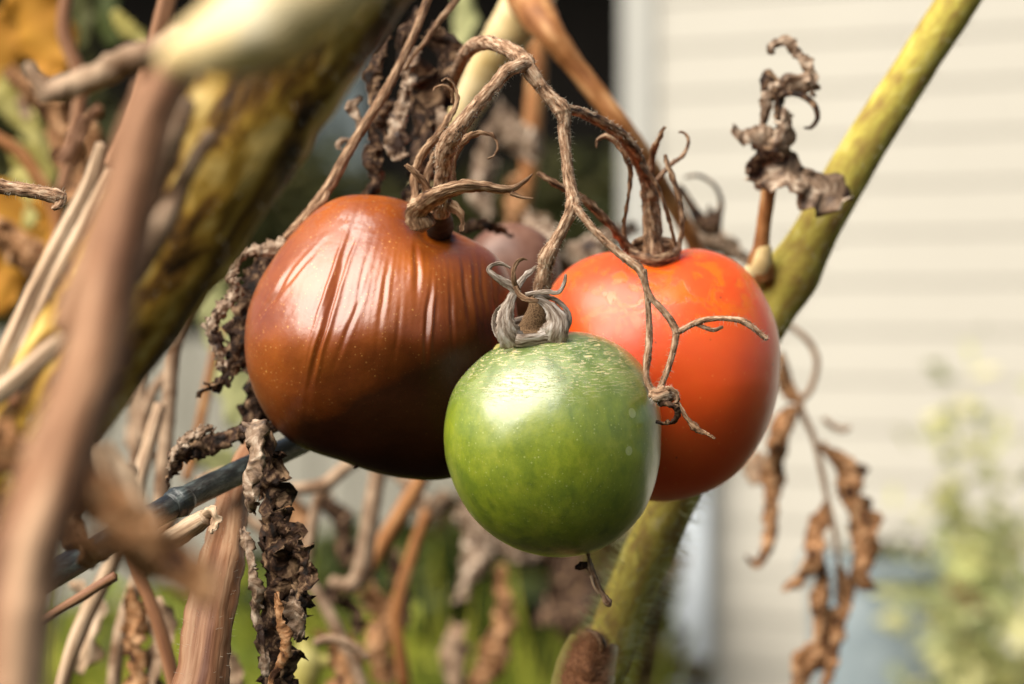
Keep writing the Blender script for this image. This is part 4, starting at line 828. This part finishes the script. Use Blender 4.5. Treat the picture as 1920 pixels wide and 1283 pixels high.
lp(dk, [(30, 960, .68, 30, 0), (100, 960, .68, 50, 20), (150, 1010, .67, 40, 20), (180, 1060, .67, 20, 20)], 'deadleaf_warm', 246, curl=1.8, crumple=.5, solid=.001)
lf = Thing('dried_flap', 'tan dried flap at the left edge under the straw stems', 'dried leaf', P(0, 850, .55))
lp(lf, [(-40, 820, .55, 30, 0), (20, 850, .55, 46, 20), (70, 900, .55, 40, 40), (110, 940, .55, 20, 40)], 'deadleaf_warm', 243, curl=1.6, crumple=.4, solid=.001)

# ------------------------------------------------------------------ middle distance: dried stems and leaves, blurred
mg = 'blurred dried stems below the brown tomato'
def mid(path, label, mt, seed, name='dried_stalk', cat='dried stalk', n=12):
    t = Thing(name, label, cat, P(*path[0][:3]), mg); t.part('stem', tube(path, n=n, k=6, seed=seed), M[mt]); return t
mid([(300, 980, 1.0, 14), (305, 900, 1.0, 15), (312, 820, 1.0, 14), (318, 740, 1.0, 14), (325, 660, 1.0, 14), (345, 600, 1.0, 14), (380, 500, 1.0, 12)], 'pale upright stalk left of the frilled dead leaf', 'deadleaf_pale', 250)
mid([(290, 860, 1.05, 8), (270, 800, 1.05, 10), (285, 740, 1.05, 10), (320, 690, 1.05, 8)], 'thin bowed stalk beside the pale upright stalk', 'deadleaf_pale', 251)
mid([(370, 905, .95, 10), (405, 890, .95, 11), (440, 880, .95, 9), (500, 860, .95, 8)], 'short pinkish stalk just above the stake', 'deadleaf_pale', 252)
mid([(525, 918, 1.1, 12), (570, 916, 1.1, 12), (610, 908, 1.1, 13), (650, 875, 1.1, 13), (700, 840, 1.1, 13)], 'bent pale stalk under the lowest point of the brown tomato', 'deadleaf_pale', 253)
mid([(640, 880, 1.12, 10), (598, 935, 1.12, 11), (582, 1010, 1.12, 11), (570, 1080, 1.12, 10)], 'pale stalk dropping from the bent one beside the long dead leaf', 'deadleaf_pale', 254)
mid([(715, 860, 1.15, 16), (703, 920, 1.15, 16), (690, 1000, 1.15, 17), (678, 1070, 1.15, 18), (655, 1100, 1.15, 16), (620, 1090, 1.15, 12)], 'hooked pale stalk with a foot turned left', 'deadleaf_pale', 255)
mid([(800, 880, 1.2, 15), (765, 940, 1.2, 16), (720, 1015, 1.2, 16), (680, 1090, 1.2, 12)], 'rust coloured stalk slanting behind the hooked pale stalk', 'orangestem', 256)
mid([(590, 1205, 1.0, 8), (625, 1198, 1.0, 9), (660, 1212, 1.0, 8), (690, 1235, 1.0, 6)], 'thin arched pale stalk right of the long dead leaf', 'deadleaf_pale', 257)
mid([(728, 880, 1.2, 8), (760, 905, 1.2, 10), (790, 940, 1.2, 9)], 'small pale stalk joining the rust coloured stalk', 'deadleaf_pale', 258)
mid([(1012, -60, 1.35, 15), (1008, 120, 1.35, 17), (1000, 220, 1.35, 19), (990, 330, 1.35, 18), (965, 450, 1.35, 16), (950, 560, 1.35, 16)], 'upright ochre stalk behind the truss arch', 'orangestem', 259)
hg = 'blurred hanging dried leaves'
def bleaf(parts, label, seed, name='hanging_dried_leaf'):
    t = Thing(name, label, 'dried leaf', P(*parts[0][0][0][:3]), hg)
    for i, (pa, mt) in enumerate(parts): lp(t, pa, mt, seed + i, curl=1.6, crumple=.5, k=6, nw=10)
bleaf([([(870, 900, 1.4, 14, 0), (885, 960, 1.4, 34, 20), (890, 1020, 1.4, 30, 30), (880, 1080, 1.4, 26, 20), (866, 1130, 1.4, 14, 0)], 'deadleaf_grey'),
       ([(900, 980, 1.4, 10, 0), (935, 1020, 1.4, 34, 20), (980, 1050, 1.4, 20, 20), (1010, 1040, 1.4, 6, 0)], 'deadleaf_grey')], 'pale grey blurred leaf hanging left of the green tomato\'s base', 300)
bleaf([([(935, 1060, 1.35, 10, 0), (942, 1120, 1.35, 18, 20), (940, 1180, 1.35, 24, 30), (915, 1240, 1.35, 26, 20), (880, 1300, 1.35, 14, 0)], 'deadleaf_warm')], 'rust coloured blurred leaf strip under the pale grey leaf', 305)
bleaf([([(870, 1170, 1.35, 16, 0), (850, 1220, 1.35, 30, 20), (850, 1270, 1.35, 26, 30), (860, 1320, 1.35, 14, 20)], 'deadleaf_pale')], 'pale blurred leaf at the bottom edge, centre', 308)
bleaf([([(640, 1100, 1.15, 10, 0), (620, 1130, 1.15, 30, 60), (655, 1150, 1.15, 30, 60), (670, 1190, 1.15, 20, 40)], 'deadleaf')], 'dark crumpled leaf below the hooked pale stalk', 310)
bleaf([([(735, 1030, 1.3, 10, 0), (740, 1090, 1.3, 24, 40), (745, 1140, 1.3, 26, 50), (740, 1180, 1.3, 10, 40)], 'deadleaf')], 'dark narrow leaf in front of the green bush', 312)
bleaf([([(600, 1180, 1.1, 10, 0), (640, 1220, 1.1, 30, 20), (635, 1270, 1.1, 36, 40), (620, 1330, 1.1, 20, 20)], 'deadleaf_warm')], 'rusty crumpled leaf at the bottom edge right of the long dead leaf', 314)
bleaf([([(940, 190, 1.3, 8, 0), (945, 240, 1.3, 30, 20), (985, 280, 1.3, 34, 20), (1010, 300, 1.3, 10, 0)], 'deadleaf_grey'),
       ([(920, 230, 1.3, 8, 0), (910, 300, 1.3, 26, 0), (900, 360, 1.3, 22, 0), (920, 410, 1.3, 10, 0)], 'deadleaf_grey'),
       ([(960, 330, 1.3, 8, 0), (955, 390, 1.3, 24, 50), (950, 440, 1.3, 20, 30)], 'deadleaf_warm'),
       ([(1000, 400, 1.3, 8, 0), (1020, 430, 1.3, 20, 0), (1010, 480, 1.3, 20, 0)], 'deadleaf_pale')], 'pale blurred leaf cluster seen through the truss arch', 316)
bleaf([([(410, 1210, 1.0, 14, 0), (430, 1240, 1.0, 20, 20), (445, 1290, 1.0, 14, 0)], 'deadleaf_pale')], 'pale leaf tip at the bottom edge beside the rust stem', 322)
bleaf([([(245, 1100, .95, 10, 0), (250, 1150, .95, 26, 30), (240, 1210, .95, 28, 50), (255, 1270, .95, 26, 30), (250, 1330, .95, 14, 0)], 'deadleaf_warm'),
       ([(290, 1120, .95, 10, 0), (300, 1180, .95, 24, 20), (290, 1240, .95, 24, 30), (285, 1300, .95, 12, 0)], 'deadleaf_pale')], 'brown and pale leaf pair left of the rust stem', 324)
t = Thing('pale_shoot', 'pale lime green shoot tip at the bottom, beside the long dead leaf', 'shoot', P(575, 1240, 1.2))
t.part('shoot', tube([(560, 1300, 1.2, 26), (575, 1245, 1.2, 28), (570, 1210, 1.2, 14), (565, 1190, 1.2, 5)], n=14, seed=330), M['yellowgreen'])
t.part('shoot_arm', tube([(575, 1245, 1.2, 14), (610, 1240, 1.2, 12), (640, 1250, 1.2, 6)], n=12, seed=331), M['yellowgreen'])

bleaf([([(480, 880, 1.25, 14, 0), (520, 930, 1.25, 40, 30), (540, 1000, 1.25, 46, 40), (560, 1060, 1.25, 20, 30)], 'deadleaf_warm'), ([(600, 930, 1.25, 10, 0), (630, 970, 1.25, 26, 30), (640, 1030, 1.25, 24, 30), (650, 1070, 1.25, 8, 0)], 'deadleaf')], 'brown blurred leaf pair between the long dead leaf and the hooked stalk', 332)
bleaf([([(1010, 1010, 1.5, 20, 0), (1050, 1050, 1.5, 50, 20), (1060, 1110, 1.5, 54, 30), (1030, 1180, 1.5, 30, 20)], 'deadleaf')], 'dark brown blurred leaf left of the tiny hanging twig', 336)
bleaf([([(770, 930, 1.3, 10, 0), (800, 960, 1.3, 26, 30), (850, 940, 1.3, 20, 30)], 'deadleaf_pale')], 'small pale blurred leaf just under the brown tomato beside the green one', 338)
sg2 = 'dried straw stalks tangled behind the lower left stems'
def st2(path, label, mt, seed):
    t = Thing('straw_stalk', label, 'dried stalk', P(*path[0][:3]), sg2); t.part('stalk', tube(path, n=14, k=7, bump=.1, ridge=.08, rk=5, seed=seed), M[mt])
st2([(110, 1300, .95, 14), (150, 1180, .95, 15), (215, 1040, .95, 15), (260, 900, .96, 14), (300, 760, .97, 12)], 'straw stalk rising behind the beige husk', 'straw', 360)
st2([(210, 1300, 1.0, 13), (228, 1180, 1.0, 14), (270, 1060, 1.0, 14), (330, 960, 1.0, 12)], 'pale stalk rising to the broken stub under the stake', 'deadleaf_pale', 361)
st2([(330, 1300, .9, 13), (300, 1180, .9, 13), (262, 1080, .9, 12), (240, 1010, .9, 10)], 'rust stalk leaning left beside the ribbed rust stem', 'rustem', 362)
st2([(450, 960, 1.1, 10), (520, 1020, 1.1, 11), (600, 1120, 1.1, 11), (660, 1240, 1.1, 12), (690, 1320, 1.1, 12)], 'tan stalk slanting down right behind the long dead leaf', 'deadleaf_pale', 363)
st2([(800, 960, 1.25, 10), (770, 1050, 1.25, 11), (745, 1150, 1.25, 12), (760, 1290, 1.25, 12)], 'thin tan stalk in front of the green bush', 'orangestem', 364)
st2([(235, 560, 1.1, 10), (255, 650, 1.1, 11), (265, 760, 1.1, 11), (250, 880, 1.1, 11)], 'tan stalk in the gap under the thick main stem', 'deadleaf_pale', 365)
st2([(415, 620, 1.2, 8), (395, 700, 1.2, 9), (375, 800, 1.2, 9), (350, 900, 1.2, 9)], 'thin tan stalk behind the tip of the frilled leaf', 'orangestem', 366)
st2([(130, -40, 1.1, 12), (120, 60, 1.1, 13), (150, 150, 1.1, 14), (140, 260, 1.1, 12), (115, 360, 1.1, 10)], 'brown stalk winding down the upper left corner', 'rustem', 367)
st2([(-20, 250, 1.15, 12), (50, 300, 1.15, 13), (110, 420, 1.15, 14), (90, 520, 1.15, 12)], 'ochre stalk behind the broken twig', 'orangestem', 368)
bleaf([([(20, 120, 1.2, 10, 0), (50, 170, 1.2, 30, 20), (100, 220, 1.2, 34, 30), (150, 250, 1.2, 30, 20), (170, 300, 1.2, 14, 20)], 'deadleaf_warm'), ([(110, 250, 1.2, 14, 0), (140, 320, 1.2, 34, 20), (120, 380, 1.2, 24, 30)], 'deadleaf_warm')], 'orange brown crumpled leaf under the beige branch', 370)
bleaf([([(-20, 430, 1.15, 20, 0), (30, 460, 1.15, 40, 20), (60, 520, 1.15, 30, 30)], 'deadleaf_warm'), ([(60, 380, 1.2, 14, 0), (100, 430, 1.2, 34, 20), (80, 500, 1.2, 24, 30)], 'ochre')], 'orange brown leaf pair at the left edge beside the bright straw stem', 374)
bleaf([([(230, 700, 1.2, 10, 0), (255, 760, 1.2, 28, 20), (250, 820, 1.2, 28, 30), (270, 880, 1.2, 14, 20)], 'deadleaf_pale')], 'pale crumpled leaf in the gap under the thick main stem', 378)
bleaf([([(690, 1090, 1.3, 14, 0), (720, 1150, 1.3, 34, 20), (700, 1220, 1.3, 38, 30), (730, 1290, 1.3, 24, 20)], 'deadleaf_warm')], 'brown leaf hanging low in front of the green bush', 380)
bleaf([([(140, 1090, 1.0, 10, 0), (170, 1140, 1.0, 26, 20), (160, 1200, 1.0, 26, 30), (150, 1260, 1.0, 10, 20)], 'straw')], 'straw coloured leaf low at the left beside the pink stem', 382)
# yellow and ochre leaves, upper and middle left
og = 'yellowing leaves blurred at the left'
def yl(path, mt, label, seed, curl=.9):
    t = Thing('yellow_leaf', label, 'leaf', P(*path[0][:3]), og); lp(t, path, mt, seed, curl=curl, crumple=.25, k=5, nw=8); return t
yl([(40, -60, 1.3, 20, 0), (60, 0, 1.3, 60, 10), (80, 70, 1.3, 62, 10), (92, 130, 1.3, 30, 10), (98, 160, 1.3, 6, 0)], 'ochre', 'large ochre leaf filling the top left corner', 340)
yl([(-20, 340, 1.25, 30, 0), (20, 420, 1.25, 60, 0), (20, 500, 1.25, 56, 0), (0, 590, 1.25, 20, 0)], 'ochre', 'ochre leaf at the left edge below the broken twig', 341)
yl([(10, 130, 1.3, 10, 0), (20, 190, 1.3, 36, 0), (60, 240, 1.3, 30, 20), (80, 300, 1.3, 14, 20)], 'yellowgreen', 'yellow green leaf above the broken twig at the left edge', 342)
yl([(20, 270, 1.25, 20, 0), (50, 310, 1.25, 42, 10), (60, 380, 1.25, 34, 10), (50, 430, 1.25, 12, 0)], 'yellowgreen', 'lime leaf just behind the broken twig', 343)
yl([(-10, 20, 1.4, 30, 0), (0, 90, 1.4, 50, 0), (-10, 180, 1.4, 30, 0)], 'ochre', 'narrow ochre leaf on the upper left edge', 344)
yl([(215, 20, 1.3, 8, 0), (235, 50, 1.3, 18, 0), (260, 70, 1.3, 14, 0), (280, 95, 1.3, 5, 0)], 'yellowgreen', 'small pale green leaf above the beige branch', 345)
yl([(205, -20, 1.5, 14, 0), (200, 40, 1.5, 24, 20), (215, 90, 1.5, 12, 20)], 'bush', 'small dark green leaf above the beige branch', 346)
yl([(140, -30, 1.6, 20, 0), (150, 30, 1.6, 30, 20), (150, 90, 1.6, 12, 20)], 'hedge', 'olive leaf between the top left corner and the beige branch', 347)
yl([(395, 520, 1.4, 16, 0), (405, 600, 1.4, 40, 10), (430, 680, 1.4, 44, 10), (440, 760, 1.4, 30, 0), (440, 800, 1.4, 8, 0)], 'lime', 'pale lime leaf behind the frilled dead leaf', 348)
yl([(360, 850, 1.4, 10, 0), (400, 860, 1.4, 30, 10), (440, 870, 1.4, 26, 10)], 'lime', 'pale lime leaf just above the stake', 349)
yl([(870, -10, 1.4, 16, 0), (870, 50, 1.4, 26, 10), (860, 110, 1.4, 14, 0)], 'lime', 'pale green leaf at the top edge beside the yellow stem', 350)
yl([(40, 180, 1.28, 6, 0), (45, 200, 1.28, 16, 0), (55, 225, 1.28, 6, 0)], 'deadleaf_pale', 'small cream leaf tip at the upper left edge', 351)

# upright grass behind the lower left
V, F = [], []
rnd = random.Random(12)
for i in range(420):
    x = rnd.uniform(-.55, .10); y = rnd.uniform(1.7, 2.6); h = rnd.uniform(.55, .80); lx, ly = rnd.uniform(-.12, .12), rnd.uniform(-.1, .1); w0 = rnd.uniform(.003, .008); k = len(V)
    for j in range(5):
        s = j / 4; c = Vector((x + lx * s * s, y + ly * s * s, h * s)); ww = w0 * (1 - s ** 2) + .0003
        V += [c - Vector((ww, 0, 0)), c + Vector((ww, ww * .4, 0))]
    for j in range(4): F.append((k + 2 * j, k + 2 * j + 1, k + 2 * j + 3, k + 2 * j + 2))
gr = mesh_obj('tall_grass', V, F, M['grass']); gr['kind'] = 'stuff'; gr['label'] = 'tall yellow green grass behind the lower left stems'
